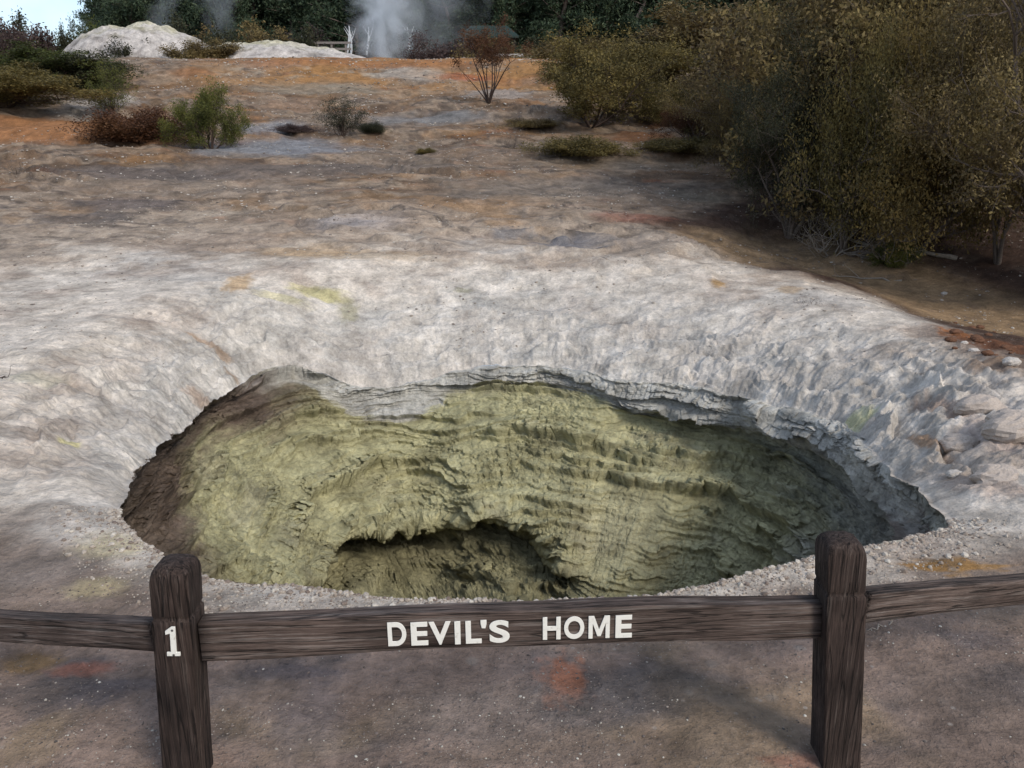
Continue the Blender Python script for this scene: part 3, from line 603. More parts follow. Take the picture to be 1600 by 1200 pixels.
pts = [(-.30, -1), (.55, -1), (.55, -.82), (.30, -.78), (.30, 1), (-.02, 1), (-.5, .66), (-.5, .44), (-.12, .56), (-.12, -.78), (-.38, -.82), (-.38, -1)]
pts = [(-.48, -1), (.48, -1), (.48, -.74), (.22, -.74), (.22, 1), (-.06, 1), (-.5, .72), (-.5, .46), (-.18, .55), (-.18, -.74), (-.48, -.74)]
lean = (tL.x - bL.x) / (tL.z - bL.z)
num = ext_poly('number', [(c1[0] + a * H1 * .80 + b * H1 * lean * 1, c1[1] + b * H1 * .95) for a, b in pts], yf - .0005, .005, M_white, pL)
num['label'] = 'white metal numeral 1 fixed with two screws'
def mat_plain(name, col, rough=.5, metal=0):
    m, N, L, b = new_mat(name); tc = N.new('ShaderNodeTexCoord'); n = noise_node(N, L, tc.outputs['Object'], 40, 4)
    L.new(mixc(N, L, col, ramp(N, L, n.outputs['Fac'], [(.3, .75), (.7, 1.2)]).outputs['Color'], 1.0, 'MULTIPLY'), b.inputs['Base Color'])
    b.inputs['Roughness'].default_value = rough; b.inputs['Metallic'].default_value = metal; return m
M_screw = mat_plain('screw steel', (.12, .11, .11), .5, .6)
for q_ in (.74, -.86):
    a = np.linspace(0, 6.283, 12, endpoint=False); rr = .0032; cx0 = c1[0] + .02 * H1 + q_ * H1 * lean
    ext_poly('screw', [(cx0 + rr * math.cos(t), c1[1] + q_ * H1 + rr * math.sin(t)) for t in a], yf - .0058, .0012, M_screw, num, .0003)

# ------------------------------------------------------------------ vegetation
def mat_leaf(name, cols, trans=.25):
    m, N, L, b = new_mat(name); g = N.new('ShaderNodeNewGeometry'); tc = N.new('ShaderNodeTexCoord')
    n = noise_node(N, L, tc.outputs['Object'], 1.6, 4, .6); a = N.new('ShaderNodeMath'); a.operation = 'ADD'
    s = N.new('ShaderNodeMath'); s.operation = 'MULTIPLY_ADD'; L.new(g.outputs['Random Per Island'], s.inputs[0]); s.inputs[1].default_value = .28; s.inputs[2].default_value = -.14
    L.new(n.outputs['Fac'], a.inputs[0]); L.new(s.outputs['Value'], a.inputs[1])
    k = len(cols); c = ramp(N, L, a.outputs['Value'], [(.25 + .5 * i / (k - 1), cols[i]) for i in range(k)]).outputs['Color']
    L.new(c, b.inputs['Base Color']); b.inputs['Roughness'].default_value = .6
    t = N.new('ShaderNodeBsdfTranslucent'); L.new(c, t.inputs['Color']); mx = N.new('ShaderNodeMixShader'); mx.inputs['Fac'].default_value = trans
    L.new(b.outputs['BSDF'], mx.inputs[1]); L.new(t.outputs['BSDF'], mx.inputs[2]); L.new(mx.outputs['Shader'], N['Material Output'].inputs['Surface']); return m
ML = {
 'olive': mat_leaf('olive leaves', [(.05, .045, .018), (.145, .115, .04), (.25, .19, .06)]),
 'umber': mat_leaf('umber leaves', [(.055, .040, .024), (.145, .108, .046), (.26, .20, .08)]),
 'amber': mat_leaf('amber leaves', [(.06, .045, .02), (.16, .115, .04), (.27, .195, .065)]),
 'green': mat_leaf('green leaves', [(.025, .035, .012), (.06, .075, .022), (.12, .125, .03)]),
 'lime': mat_leaf('yellow green leaves', [(.04, .05, .014), (.09, .10, .026), (.18, .17, .04)]),
 'dark': mat_leaf('dark leaves', [(.018, .022, .014), (.040, .044, .024), (.075, .07, .036)]),
 'rust': mat_leaf('rusty leaves', [(.05, .022, .012), (.10, .045, .022), (.15, .075, .035)]),
 'mauve': mat_leaf('mauve brown twigs', [(.04, .028, .028), (.08, .055, .05), (.12, .08, .07)]),
 'pine': mat_leaf('pine needles', [(.020, .036, .024), (.048, .074, .044), (.10, .13, .07)], .2),
}
M_bark = mat_plain('pale bark', (.13, .105, .09), .9); M_barkd = mat_plain('dark bark', (.07, .05, .042), .9); M_barkp = mat_plain('pine bark', (.19, .155, .135), .9)
M_dead = mat_plain('bleached wood', (.25, .215, .18), .9)
def tubes(segs, k=5):
    S = np.array(segs, float); A = S[:, 0:3]; B = S[:, 3:6]; ra = S[:, 6]; rb = S[:, 7]; d = B - A; d /= np.linalg.norm(d, axis=1, keepdims=True) + 1e-9
    h = np.where(np.abs(d[:, 2:3]) < .9, np.array([[0, 0, 1.]]), np.array([[1., 0, 0]])); u = np.cross(d, h); u /= np.linalg.norm(u, axis=1, keepdims=True); v = np.cross(d, u)
    a = np.arange(k) / k * 2 * np.pi; ring = u[:, None] * np.cos(a)[None, :, None] + v[:, None] * np.sin(a)[None, :, None]
    V = np.concatenate([A[:, None] + ring * ra[:, None, None], B[:, None] + ring * rb[:, None, None]], 1)
    j = np.arange(k); F = np.stack([j, (j + 1) % k, (j + 1) % k + k, j + k], 1)
    return V.reshape(-1, 3), (F[None] + 2 * k * np.arange(len(S))[:, None, None]).reshape(-1, 4)
def leaves(pts, n, spread, size, r, aspect=.45, up=.0):
    idx = r.integers(0, len(pts), n); c = pts[idx] + r.normal(0, 1, (n, 3)) * spread
    d = r.normal(0, 1, (n, 3)); d[:, 2] += up; d /= np.linalg.norm(d, axis=1, keepdims=True); e = r.normal(0, 1, (n, 3)); e = np.cross(d, e); e /= np.linalg.norm(e, axis=1, keepdims=True) + 1e-9
    s = size * (.6 + .8 * r.random(n))[:, None]
    V = np.stack([c, c + d * s * .5 + e * s * aspect * .5, c + d * s, c + d * s * .5 - e * s * aspect * .5], 1)
    return V.reshape(-1, 3), np.arange(n * 4).reshape(-1, 4)
def grow(seed, stems, length, spread, rad, levels=3, kids=4, jit=.25, upb=.25, keep_low=.35, ratio=.55):
    r = random.Random(seed); segs = []; tips = []
    def br(p, d, L, ra, lev):
        n = 4; q = p.copy(); step = L / n; pts = [q.copy()]
        for i in range(n):
            d = (d + Vector((r.gauss(0, jit), r.gauss(0, jit), r.gauss(0, jit * .7) + upb * .25))).normalized(); nq = q + d * step
            r0 = ra * (1 - .6 * i / n); r1 = ra * (1 - .6 * (i + 1) / n); segs.append((*q, *nq, r0, r1)); q = nq; pts.append(q.copy())
            if lev < levels and (i + 1) / n > keep_low:
                for _ in range(kids if i == n - 1 else max(1, kids // 2)):
                    a = Vector((r.gauss(0, 1), r.gauss(0, 1), r.gauss(.1, .7))).normalized(); br(q, (d * .75 + a * .75).normalized(), L * ratio * r.uniform(.7, 1.2), r1 * .7, lev + 1)
        if lev == levels: tips.extend(pts[1:])
    for s in range(stems):
        a = 2 * math.pi * (s + r.uniform(-.4, .4)) / stems; t = spread * r.uniform(.35, 1.1)
        br(Vector((.04 * math.cos(a), .04 * math.sin(a), -.03)), Vector((math.sin(t) * math.cos(a), math.sin(t) * math.sin(a), math.cos(t))), length * r.uniform(.75, 1.15), rad * r.uniform(.7, 1.1), 1)
    return segs, np.array([t[:] for t in tips])
PROTO = {}
def proto(key, name, seed, stems, length, spread, rad, nleaf, lspread, lsize, leafmat, bark, **kw):
    asp = kw.pop('aspect', .45); cut = kw.pop('cut', None)
    segs, tips = grow(seed, stems, length, spread, rad, **kw); tips = tips.astype(float)
    if cut is not None: tips = tips[tips[:, 2] > cut]
    tips = tips[tips[:, 2] > .02]
    rr = np.random.default_rng(seed); V, Fc = leaves(tips, nleaf, lspread, lsize, rr, asp); V[:, 2] = np.maximum(V[:, 2], .01)
    sg = [s for s in segs if min(s[2], s[5]) > -.06]
    bV, bF = tubes(sg); me1 = mesh_np('foliage', V, Fc, leafmat, smooth=False); me2 = mesh_np('branches', bV, bF, bark)
    W = np.percentile(np.abs(V[:, :2]), 96) * 2; Ht = np.percentile(V[:, 2], 99)
    PROTO[key] = (name, me1.data, me2.data, W, Ht); bpy.data.objects.remove(me1); bpy.data.objects.remove(me2)
def place(key, px, py, wpx, hpx, label, cat='shrub', group=None, leaf=None, rz=None, dist=None, name=None, bark=None, loc=None):
    nm, lf, bk, W, Ht = PROTO[key]
    p = loc or (P(px, py) if dist is None else PD(px, py, dist))
    zc = p.y * math.cos(PITCH) - (p.z - EYE) * math.sin(PITCH)
    sw = wpx * zc / F_PX / W; sh = hpx * zc / F_PX / Ht
    e = empty(name or nm, (p.x, p.y, p.z - .02)); e.rotation_euler = (0, 0, rng.uniform(0, 6.28) if rz is None else rz); e.scale = (sw, sw, sh)
    for data, n_, mat in ((bk, 'branches', bark), (lf, 'foliage', leaf)):
        o = bpy.data.objects.new(n_, data); COL.objects.link(o); o.parent = e
        if mat: o.material_slots[0].link = 'OBJECT'; o.material_slots[0].material = mat
    tag(e, label, cat, group); return e
proto('bigA', 'shrub', 11, 9, 1.7, .75, .045, 110000, .065, .030, ML['umber'], M_bark, levels=4, kids=3, jit=.22, keep_low=.2, ratio=.52)
proto('bigB', 'shrub', 23, 8, 1.8, .65, .05, 110000, .06, .030, ML['olive'], M_bark, levels=4, kids=3, jit=.26, keep_low=.2, ratio=.5)
proto('openA', 'shrub', 31, 5, 1.5, .85, .04, 42000, .11, .045, ML['amber'], M_bark, levels=4, kids=3, jit=.42, keep_low=.2, ratio=.58, cut=.22)
proto('dome', 'shrub', 41, 9, .75, .9, .022, 26000, .05, .05, ML['green'], M_barkd, levels=4, kids=3, jit=.25, keep_low=.2, ratio=.5)
proto('mid', 'shrub', 47, 7, .9, .8, .022, 30000, .045, .030, ML['green'], M_barkd, levels=4, kids=3, jit=.28, keep_low=.35, ratio=.5, cut=.22)
proto('fat', 'shrub', 48, 9, .8, .95, .022, 34000, .05, .034, ML['green'], M_barkd, levels=4, kids=3, jit=.28, keep_low=.2, ratio=.52, cut=.1)
proto('wide', 'shrub', 49, 13, 1.15, 1.15, .03, 60000, .055, .040, ML['umber'], M_barkd, levels=4, kids=3, jit=.28, keep_low=.2, ratio=.5)
proto('trunky', 'shrub', 63, 6, 2.1, .55, .045, 30000, .10, .042, ML['umber'], M_bark, levels=4, kids=3, jit=.26, keep_low=.45, ratio=.5, cut=1.2)
proto('dead', 'dead_shrub', 84, 7, 1.1, 1.0, .02, 300, .05, .03, ML['umber'], M_dead, levels=4, kids=2, jit=.35, keep_low=.2, ratio=.6)
proto('wiry', 'shrub', 53, 12, .8, .6, .014, 7000, .05, .04, ML['dark'], M_barkd, levels=4, kids=2, jit=.22, keep_low=.2, ratio=.55)
proto('vase', 'small_tree', 61, 10, 1.5, .62, .030, 9000, .075, .05, ML['rust'], M_barkd, levels=3, kids=3, jit=.16, keep_low=.7, ratio=.42, cut=1.15)
proto('mat', 'low_shrub', 71, 26, .55, 1.15, .012, 24000, .06, .04, ML['olive'], M_barkd, levels=3, kids=3, jit=.25, keep_low=.1, ratio=.5)
proto('bare', 'bare_bush', 83, 9, .9, 1.0, .012, 400, .05, .03, ML['mauve'], M_bark, levels=4, kids=2, jit=.3, keep_low=.1, ratio=.6)

GR = 'tall brown-green shrubs massed on the right'
T = [
 ('bigB', 1690, 470, 520, 640, 'umber', 'tall brown shrub cut off by the right edge of the photo beside dark soil'),
 ('trunky', 1560, 412, 230, 350, 'umber', 'brown shrub on forked pale bare trunks at the far right above the dark soil'),
 ('openA', 1425, 392, 250, 330, 'amber', 'amber-leaved shrub in the middle of the right thicket with leaves down to the soil'),
 ('openA', 1318, 398, 190, 320, 'olive', 'olive-gold front shrub with bleached bare lower branches spreading over the soil'),
 ('bigA', 1232, 372, 200, 290, 'dark', 'dark dense shrub at the near left corner of the right thicket'),
 ('bigA', 1170, 290, 190, 220, 'umber', 'low brown shrub where the right thicket meets the open slope'),
 ('bigB', 1490, 340, 420, 440, 'umber', 'very tall brown shrub standing behind the forked pale trunks'),
 ('wide', 1350, 330, 380, 350, 'umber', 'broad brown shrub behind the olive-gold front shrub'),
 ('bigB', 1620, 330, 420, 470, 'umber', 'tallest dull brown shrub at the back of the right edge'),
 ('wide', 1260, 250, 300, 235, 'umber', 'rounded brown shrub at the back left of the right thicket'),
 ('wide', 1185, 190, 210, 165, 'olive', 'olive shrub rising against the dark pines left of the brown thicket'),
 ('wide', 1400, 230, 420, 300, 'umber', 'dusky shrub deep in the middle of the right thicket'),
 ('wide', 1560, 240, 420, 330, 'umber', 'dusky shrub deep at the back right of the thicket'),
]
for (k_, px, py, w, h, mt, lb) in T: place(k_, px, py, w, h, lb, 'shrub', GR, ML[mt])
place('dead', 1300, 402, 170, 120, 'leafless bleached shrub with pale branches in front of the olive-gold shrub')
place('mat', 1395, 415, 60, 46, 'tiny yellow-green plant at the foot of the right thicket on dark soil', leaf=ML['lime'], cat='plant')
place('fat', 925, 196, 215, 130, 'wide rounded olive shrub right of the bare-stemmed tree', leaf=ML['olive'])
place('mid', 1070, 190, 130, 50, 'low bright green shrub between the rounded olive shrub and the thicket', leaf=ML['green'])
place('mid', 1085, 232, 110, 70, 'rusty brown small shrub on the orange patch beside the thicket', leaf=ML['rust'])
place('fat', 1095, 188, 110, 52, 'bright green rounded shrub tucked against the left side of the thicket', leaf=ML['green'])
place('fat', 1022, 196, 90, 62, 'dark olive shrub pressed against the wide rounded olive shrub', leaf=ML['olive'])
place('wide', 1135, 232, 120, 80, 'dull olive shrub at the left tip of the thicket behind the dark cushion plant', leaf=ML['olive'])
place('mat', 905, 243, 140, 28, 'low olive cushion plant on the slope below the rounded olive shrub', leaf=ML['olive'])
place('mat', 1060, 238, 110, 22, 'low dark olive cushion plant beside the rusty small shrub', leaf=ML['olive'])
place('bare', 800, 232, 70, 45, 'grey leafless bush on the slope left of the low olive cushion plant')
place('mat', 830, 200, 80, 14, 'thin brown-green plant at the foot of the rounded olive shrub', leaf=ML['umber'])
place('vase', 764, 160, 125, 112, 'small tree with many bare dark stems and a flat rusty crown', cat='tree', rz=.4)
place('wiry', 535, 213, 75, 60, 'wiry dark shrub alone in the middle of the slope', leaf=ML['dark'])
place('mat', 582, 207, 42, 16, 'small dark cushion plant right of the wiry dark shrub', leaf=ML['dark'])
place('mat', 462, 207, 60, 12, 'flat dark plant left of the wiry dark shrub', leaf=ML['mauve'])
place('fat', 330, 234, 112, 94, 'rounded bright olive-green shrub with short bare trunks on the left slope', leaf=ML['lime'])
place('mat', 215, 222, 150, 48, 'low reddish-brown shrub left of the rounded bright shrub', leaf=ML['rust'])
place('wiry', 176, 180, 66, 78, 'upright yellow-green shrub rising above the low reddish shrub', leaf=ML['lime'])
place('bare', 282, 150 + 88, 40, 20, 'tiny dead twiggy bush on the orange patch at left')
place('wide', 10, 168, 250, 62, 'broad low olive shrub at the left edge above the orange ground', leaf=ML['olive'])
place('wide', 50, 142, 230, 62, 'dark green shrub behind the broad low olive shrub at the left edge', leaf=ML['green'])
place('dome', 130, 140, 110, 50, 'dark shrub left of the upright yellow-green shrub', leaf=ML['dark'])
place('bare', 25, 272, 70, 32, 'dead twiggy bush lying at the left edge of the grey slope')
place('mat', 665, 240, 30, 9, 'tiny green tuft on the bare grey slope', leaf=ML['olive'])
place('bare', 712, 440, 20, 12, 'tiny dry weed on the white clay above the crater', cat='weed', bark=M_barkd)
place('bare', 1262, 478, 60, 22, 'dry grey weed on the white clay rim at the right', cat='weed', bark=M_barkd)
place('wide', 1010, 136, 260, 60, 'olive shrub in the row before the pines behind the rounded olive shrub', leaf=ML['olive'])
place('mat', 900, 108, 190, 40, 'brown shrub in the row before the pines beside the pale rails', leaf=ML['umber'], dist=40)
place('dome', 1110, 108, 200, 90, 'mauve-brown shrub in the row before the pines near the thicket', leaf=ML['umber'], dist=38)
# far shrubs on and behind the crest
for (px, py, w, h, d, mt, lb) in [
  (30, 74, 110, 40, 44, 'mauve', 'large dark purplish bush on the skyline at the far left'), (135, 78, 70, 32, 46, 'green', 'small dark bush on the skyline between sky and pines'),
  (0, 66, 90, 28, 48, 'dark', 'dark bush cut off by the left edge on the skyline'), (112, 80, 40, 34, 44.5, 'dark', 'small dark bush at the foot of the far skyline bush'),
  (320, 78, 110, 36, 46, 'dark', 'dark bush on the right shoulder of the white mound'), (322, 88, 90, 24, 41.8, 'umber', 'brownish bush in the saddle between the white mound and the lower white bank'), (400, 78, 110, 36, 47, 'umber', 'brownish bush behind the white mound below the pines'),
  (450, 84, 90, 32, 47.5, 'dark', 'dark bush left of the distant wooden railing'), (225, 80, 75, 20, 43.4, 'dark', 'low bush growing on the face of the white mound'),
  (690, 92, 110, 30, 52, 'mauve', 'greyish bush behind the steam plume'), (775, 94, 90, 26, 50, 'umber', 'brown bush beneath the green-roofed shelter'), (850, 94, 90, 28, 47, 'dark', 'dark bush right of the green-roofed shelter'),
  (500, 92, 100, 30, 56, 'mauve', 'greyish bush behind the distant wooden railing'), (620, 94, 110, 30, 60, 'dark', 'dark bush behind the steam at the foot of the pines')]:
    p = PD(px, py, d); p.z = min(p.z, gz(p.x, p.y) + 1.5)
    top = PD(px, py - h, d).z; base = gz(p.x, p.y); q_ = Vector((p.x, p.y, base)); zc = d * math.cos(PITCH) - (base - EYE) * math.sin(PITCH)
    place('dome', px, py, w, (top - base) / zc * F_PX, lb, 'bush', 'bushes along the far crest', ML[mt], loc=q_)

# pines
def make_pine(key, seed, H, rad, lo):
    r = random.Random(seed); segs = []; tips = []; p = Vector((0, 0, -.5)); n = 12
    pts = [Vector((r.gauss(0, .12) * i / 3, r.gauss(0, .12) * i / 3, H * i / n)) for i in range(n + 1)]; pts[0].z = -.5
    trunk = [(*pts[i], *pts[i + 1], .24 * (1 - i / n * .85), .24 * (1 - (i + 1) / n * .85)) for i in range(n)]
    z = lo * H
    while z < H * .99:
        t = (z / H - lo) / (1 - lo); L = rad * (1 - t) ** .55 * (.55 + .45 * min(1, t * 4)) + .3
        for _ in range(r.choice((3, 4, 5))):
            if r.random() < .15: continue
            a = r.uniform(0, 6.28); l = L * r.uniform(.5, 1.2); i = min(n - 1, int(z / H * n)); o = pts[i].lerp(pts[i + 1], z / H * n - i)
            e = o + Vector((math.cos(a) * l, math.sin(a) * l, l * r.uniform(-.05, .45))); segs.append((*o, *e, .05, .015))
            for f in (.45, .7, .85, 1.0):
                c = o.lerp(e, f); k = (.25 + .45 * f)
                for _ in range(5): tips.append((c.x + r.gauss(0, k * .6), c.y + r.gauss(0, k * .6), c.z + r.gauss(.1, k * .4)))
        z += H * r.uniform(.022, .04)
    tips = np.array(tips); V, Fc = leaves(tips, 22000, .16, .26, np.random.default_rng(seed), .3, .6)
    a = mesh_np('crown', V, Fc, ML['pine'], smooth=False); tv, tf = tubes(trunk + segs, 6); b = mesh_np('trunk', tv, tf, M_barkp)
    PROTO[key] = (a.data, b.data); bpy.data.objects.remove(a); bpy.data.objects.remove(b)
make_pine('p0', 5, 13, 2.3, .20); make_pine('p1', 6, 14, 2.3, .34); make_pine('p2', 8, 12.5, 2.7, .14)
r3 = random.Random(99)
def pine(x, y, v, s):
    e = empty('pine_tree', (x, y, gz(x, y) - .1)); e.rotation_euler = (r3.gauss(0, .02), r3.gauss(0, .02), r3.uniform(0, 6.28)); e.scale = (s, s, s * r3.uniform(.92, 1.1))
    for dt, n_ in ((PROTO[v][1], 'trunk'), (PROTO[v][0], 'crown')):
        o = bpy.data.objects.new(n_, dt); COL.objects.link(o); o.parent = e
    tag(e, 'tall dark green pine in the dense wood beyond the slope', 'pine tree', 'pines of the dense wood beyond the slope')
for row, (Yr, sp, lim) in enumerate([(66, 2.7, -27.5), (71, 2.8, -30.5), (77, 2.9, -34), (84, 3.0, -37.5), (92, 3.2, -41), (99, 2.6, -20), (106, 2.6, -10)]):
    x = lim
    while x < Yr * .60:
        left = x < -6
        if x < Yr * (.50 if row > 2 else .45): pine(x + r3.uniform(-.6, .6), Yr + r3.uniform(-1.6, 1.6), (('p2', 'p0', 'p2') if left or row > 3 else ('p0', 'p1', 'p1'))[r3.randrange(3)], r3.uniform(.85, 1.15))
        x += sp * r3.uniform(.75, 1.25)

for i in range(15):
    X_ = -26 + i * 4.1 + r3.uniform(-.8, .8); Y_ = 60.5 + r3.uniform(-1.5, 1.5); q_ = Vector((X_, Y_, gz(X_, Y_))); hh = r3.uniform(2.2, 3.4)
    place('bigA', 0, 0, 6.2 / Y_ * F_PX * .99, hh / Y_ * F_PX, 'dull green undergrowth bush at the foot of the dense pine wood', 'bush', 'undergrowth along the edge of the pine wood', (ML['dark'], ML['olive'], ML['umber'])[i % 3], loc=q_)
# ------------------------------------------------------------------ white mound on the far crest
def mound(name, px, d, wpx, top_py, depth, label, seed, skew=.0):
    c = PD(px, 90, d); zt = PD(px, top_py, d).z; w = wpx * d / F_PX / 2
    n = 160; u = np.linspace(-1, 1, n); U, V = np.meshgrid(u, u); X = c.x + U * w; Y = c.y + V * depth
    base = outer_z(X, Y); rr = np.sqrt(np.clip((U - skew * (1 - U * U)) ** 2 + V ** 2, 0, 4)); f = np.sqrt(np.clip(1 - rr ** 1.6, 0, 1)) * np.clip(1.15 - rr, 0, 1) ** .35; f = np.tanh(f * 1.25) / .85 * (1 + .07 * fbm(U * 5, V * 4, 4, seed + 20))
    hh = (zt - float(base.mean())) ; Z = base - .5 + f * (hh + .5) * (.96 + .14 * fbm(U * 2.2, V * 2.5, 5, seed)) + .13 * f * fbm(U * 7, V * 5, 4, seed + 5, .6, True)
    nz = fbm(U * 6, V * 6, 4, seed + 9); c0 = np.tile(np.array([[.46, .43, .41]], np.float32), (n * n, 1)); c0 = mixn(c0, (.22, .20, .19), sstep(0.02, .3, nz.ravel()) * .85)
    c0 = mixn(c0, (.45, .43, .26), sstep(.7, .95, f.ravel() + .3 * nz.ravel()) * .5)
    o = mesh_np(name, np.stack([X.ravel(), Y.ravel(), Z.ravel()], 1), grid_faces(n, n, False), M_ground, col=c0); tag(o, label, 'mound', kind='structure'); return o
mound('hill', 222, 45, 320, 40, 3.4, 'white silica mound with a yellowish top on the far crest', 501, -.05)
mound('hill', 400, 44, 460, 72, 2.6, 'low white silica bank sloping down right of the white mound', 507, .1)

# distant wooden railing, shelter, pale poles
M_grey = mat_plain('weathered grey boards', (.20, .18, .17), .9); M_roof = mat_plain('dark green roofing', (.02, .035, .03), .5); M_dk = mat_plain('dark timber', (.04, .032, .028), .9); M_pale = mat_plain('bleached bark', (.62, .64, .66), .8)
def box_mesh(name, boxes, mat, parent):
    V = []; F = []
    for (x0, y0, z0, x1, y1, z1) in boxes:
        k = len(V); V += [(x0, y0, z0), (x1, y0, z0), (x1, y1, z0), (x0, y1, z0), (x0, y0, z1), (x1, y0, z1), (x1, y1, z1), (x0, y1, z1)]
        F += [(k, k + 3, k + 2, k + 1), (k + 4, k + 5, k + 6, k + 7), (k, k + 1, k + 5, k + 4), (k + 1, k + 2, k + 6, k + 5), (k + 2, k + 3, k + 7, k + 6), (k + 3, k, k + 4, k + 7)]
    me = bpy.data.meshes.new(name); me.from_pydata(V, [], F); me.materials.append(mat); o = bpy.data.objects.new(name, me); COL.objects.link(o); o.parent = parent; return o
def railing(px0, px1, top, d, label, mat, npost, bottom, slats=2):
    a = PD(px0, top, d); b = PD(px1, top, d); e = empty('wooden_railing', (a.x, d, PD(px0, bottom, d).z)); L_ = b.x - a.x; h = a.z - PD(px0, bottom, d).z
    for i in range(npost): x = L_ * i / (npost - 1); box_mesh('post', [(x - .05, -.05, -1.6, x + .05, .05, h)], mat, e)
    for s_i in range(slats): z = h * (1 - .42 * s_i) - .06; box_mesh('rail', [(-.3, -.085, z - .06, L_ + .3, -.053, z + .05)], mat, e)
    tag(e, label, 'railing')
railing(474, 540, 65, 48, 'distant grey wooden railing left of the steam plume', M_grey, 4, 88)
railing(775, 835, 84, 44, 'distant pale slatted railing behind the small rusty tree', mat_plain('pale boards', (.42, .40, .38), .9), 12, 104, 2)
e = empty('shelter', PD(765, 95, 58)); z0 = PD(765, 40, 58).z - e.location.z
V = [(-1.9, -1.2, z0 - .75), (1.9, -1.2, z0 - .75), (1.9, 1.2, z0 - .75), (-1.9, 1.2, z0 - .75), (-1.15, 0, z0), (1.15, 0, z0)]
me = bpy.data.meshes.new('roof'); me.from_pydata(V + [(x_, y_, z_ - .12) for x_, y_, z_ in V[:4]], [], [(0, 1, 5, 4), (2, 3, 4, 5), (1, 2, 5), (3, 0, 4), (0, 6, 7, 1), (1, 7, 8, 2), (2, 8, 9, 3), (3, 9, 6, 0), (9, 8, 7, 6)]); me.materials.append(M_roof)
o = bpy.data.objects.new('roof', me); COL.objects.link(o); o.parent = e
for (sx, sy) in ((-1, -1), (1, -1), (1, 1), (-1, 1)): box_mesh('post', [(sx * 1.6 - .07, sy * .95 - .07, -2, sx * 1.6 + .07, sy * .95 + .07, z0 - .76)], M_dk, e)
box_mesh('back_wall', [(-1.5, .85, -2, 1.5, .93, z0 - .9)], M_dk, e); tag(e, 'small open shelter with a dark green roof among the far trees', 'shelter')
for i, (x0, y0, x1, y1, lb) in enumerate([(474, 78, 479, 55, 'leftmost bleached leaning trunk above the distant wooden railing'), (540, 72, 546, 42, 'tallest bleached trunk just left of the steam plume'),
        (549, 66, 545, 40, 'thin bleached trunk leaning left beside the tallest bleached trunk'), (572, 62, 576, 42, 'short bleached trunk at the left edge of the steam plume'), (639, 58, 636, 42, 'bleached trunk right of the steam plume')]):
    a = PD(x0, y0 + 25, 62); b = PD(x1, y1, 62); m_ = (a + b) / 2 + Vector((.08, 0, 0)); V, F = tubes([(*a, *m_, .10, .08), (*m_, *b, .08, .03)] + [(*m_, *(m_ + Vector((.35, 0, .9))), .04, .015), (*a.lerp(b, .75), *(a.lerp(b, .75) + Vector((-.3, 0, .5))), .03, .01)], 6)
    tag(mesh_np('dead_tree', V, F, M_pale), lb, 'dead tree', 'bleached dead trunks before the pines')

# fallen branches by the thicket
def fallen(pxs, rad, label, seed, mat=M_dead, lift=.05, twigs=5):
    r = random.Random(seed); pts = [P(a, b) + Vector((0, 0, l)) for a, b, l in pxs]; segs = []; k = 0; rp = []
    for i in range(len(pts) - 1):
        for j in range(4): rp.append(pts[i].lerp(pts[i + 1], j / 4) + Vector((r.gauss(0, .012), r.gauss(0, .012), r.gauss(0, .01))))
    rp.append(pts[-1]); n = len(rp)
    for i in range(n - 1): segs.append((*rp[i], *rp[i + 1], rad * (1 - .75 * i / n), rad * (1 - .75 * (i + 1) / n)))
    for _ in range(twigs):
        i = r.randrange(n // 3, n - 1); q = rp[i]; d = ((rp[i + 1] - rp[i]).normalized() + Vector((r.gauss(0, .6), r.gauss(0, .6), r.uniform(.1, .9)))).normalized()
        for j in range(4): q2 = q + d * r.uniform(.05, .13); segs.append((*q, *q2, rad * .35 * (1 - j / 5), rad * .35 * (1 - (j + 1) / 5))); q = q2; d = (d + Vector((r.gauss(0, .3), r.gauss(0, .3), r.gauss(0, .3)))).normalized()
    V, F = tubes(segs, 6); tag(mesh_np('fallen_branch', V, F, mat), label, 'branch', 'bleached fallen branches')
fallen([(1440, 400, .03), (1380, 395, .05), (1320, 385, .12), (1285, 372, .25), (1275, 360, .45)], .035, 'bleached dead limb curving up at the foot of the olive-gold shrub', 3, twigs=9)
fallen([(1495, 406, .02), (1450, 402, .05), (1390, 398, .06)], .04, 'thick bleached branch lying on dark soil below the amber shrub', 4)
fallen([(1410, 440, .01), (1345, 436, .02), (1300, 433, .02)], .015, 'thin twig lying on the brown soil below the thicket', 5, twigs=2)
fallen([(1515, 566, .01), (1492, 578, .02), (1480, 588, .01)], .008, 'short thin stick beside the orange soil at the right rim', 6, twigs=1)
fallen([(2, 590, .0), (8, 598, .03), (4, 610, .01)], .008, 'small dark twig on the white clay at the left edge', 7, M_barkd, twigs=2)
fallen([(1185, 968, .006), (1170, 975, .008)], .004, 'tiny stick on the path behind the middle rail', 8, M_barkd, twigs=0)
fallen([(1395, 975, .004), (1370, 985, .006), (1350, 992, .004)], .003, 'thin straw lying on the path right of the right post', 9, twigs=0)
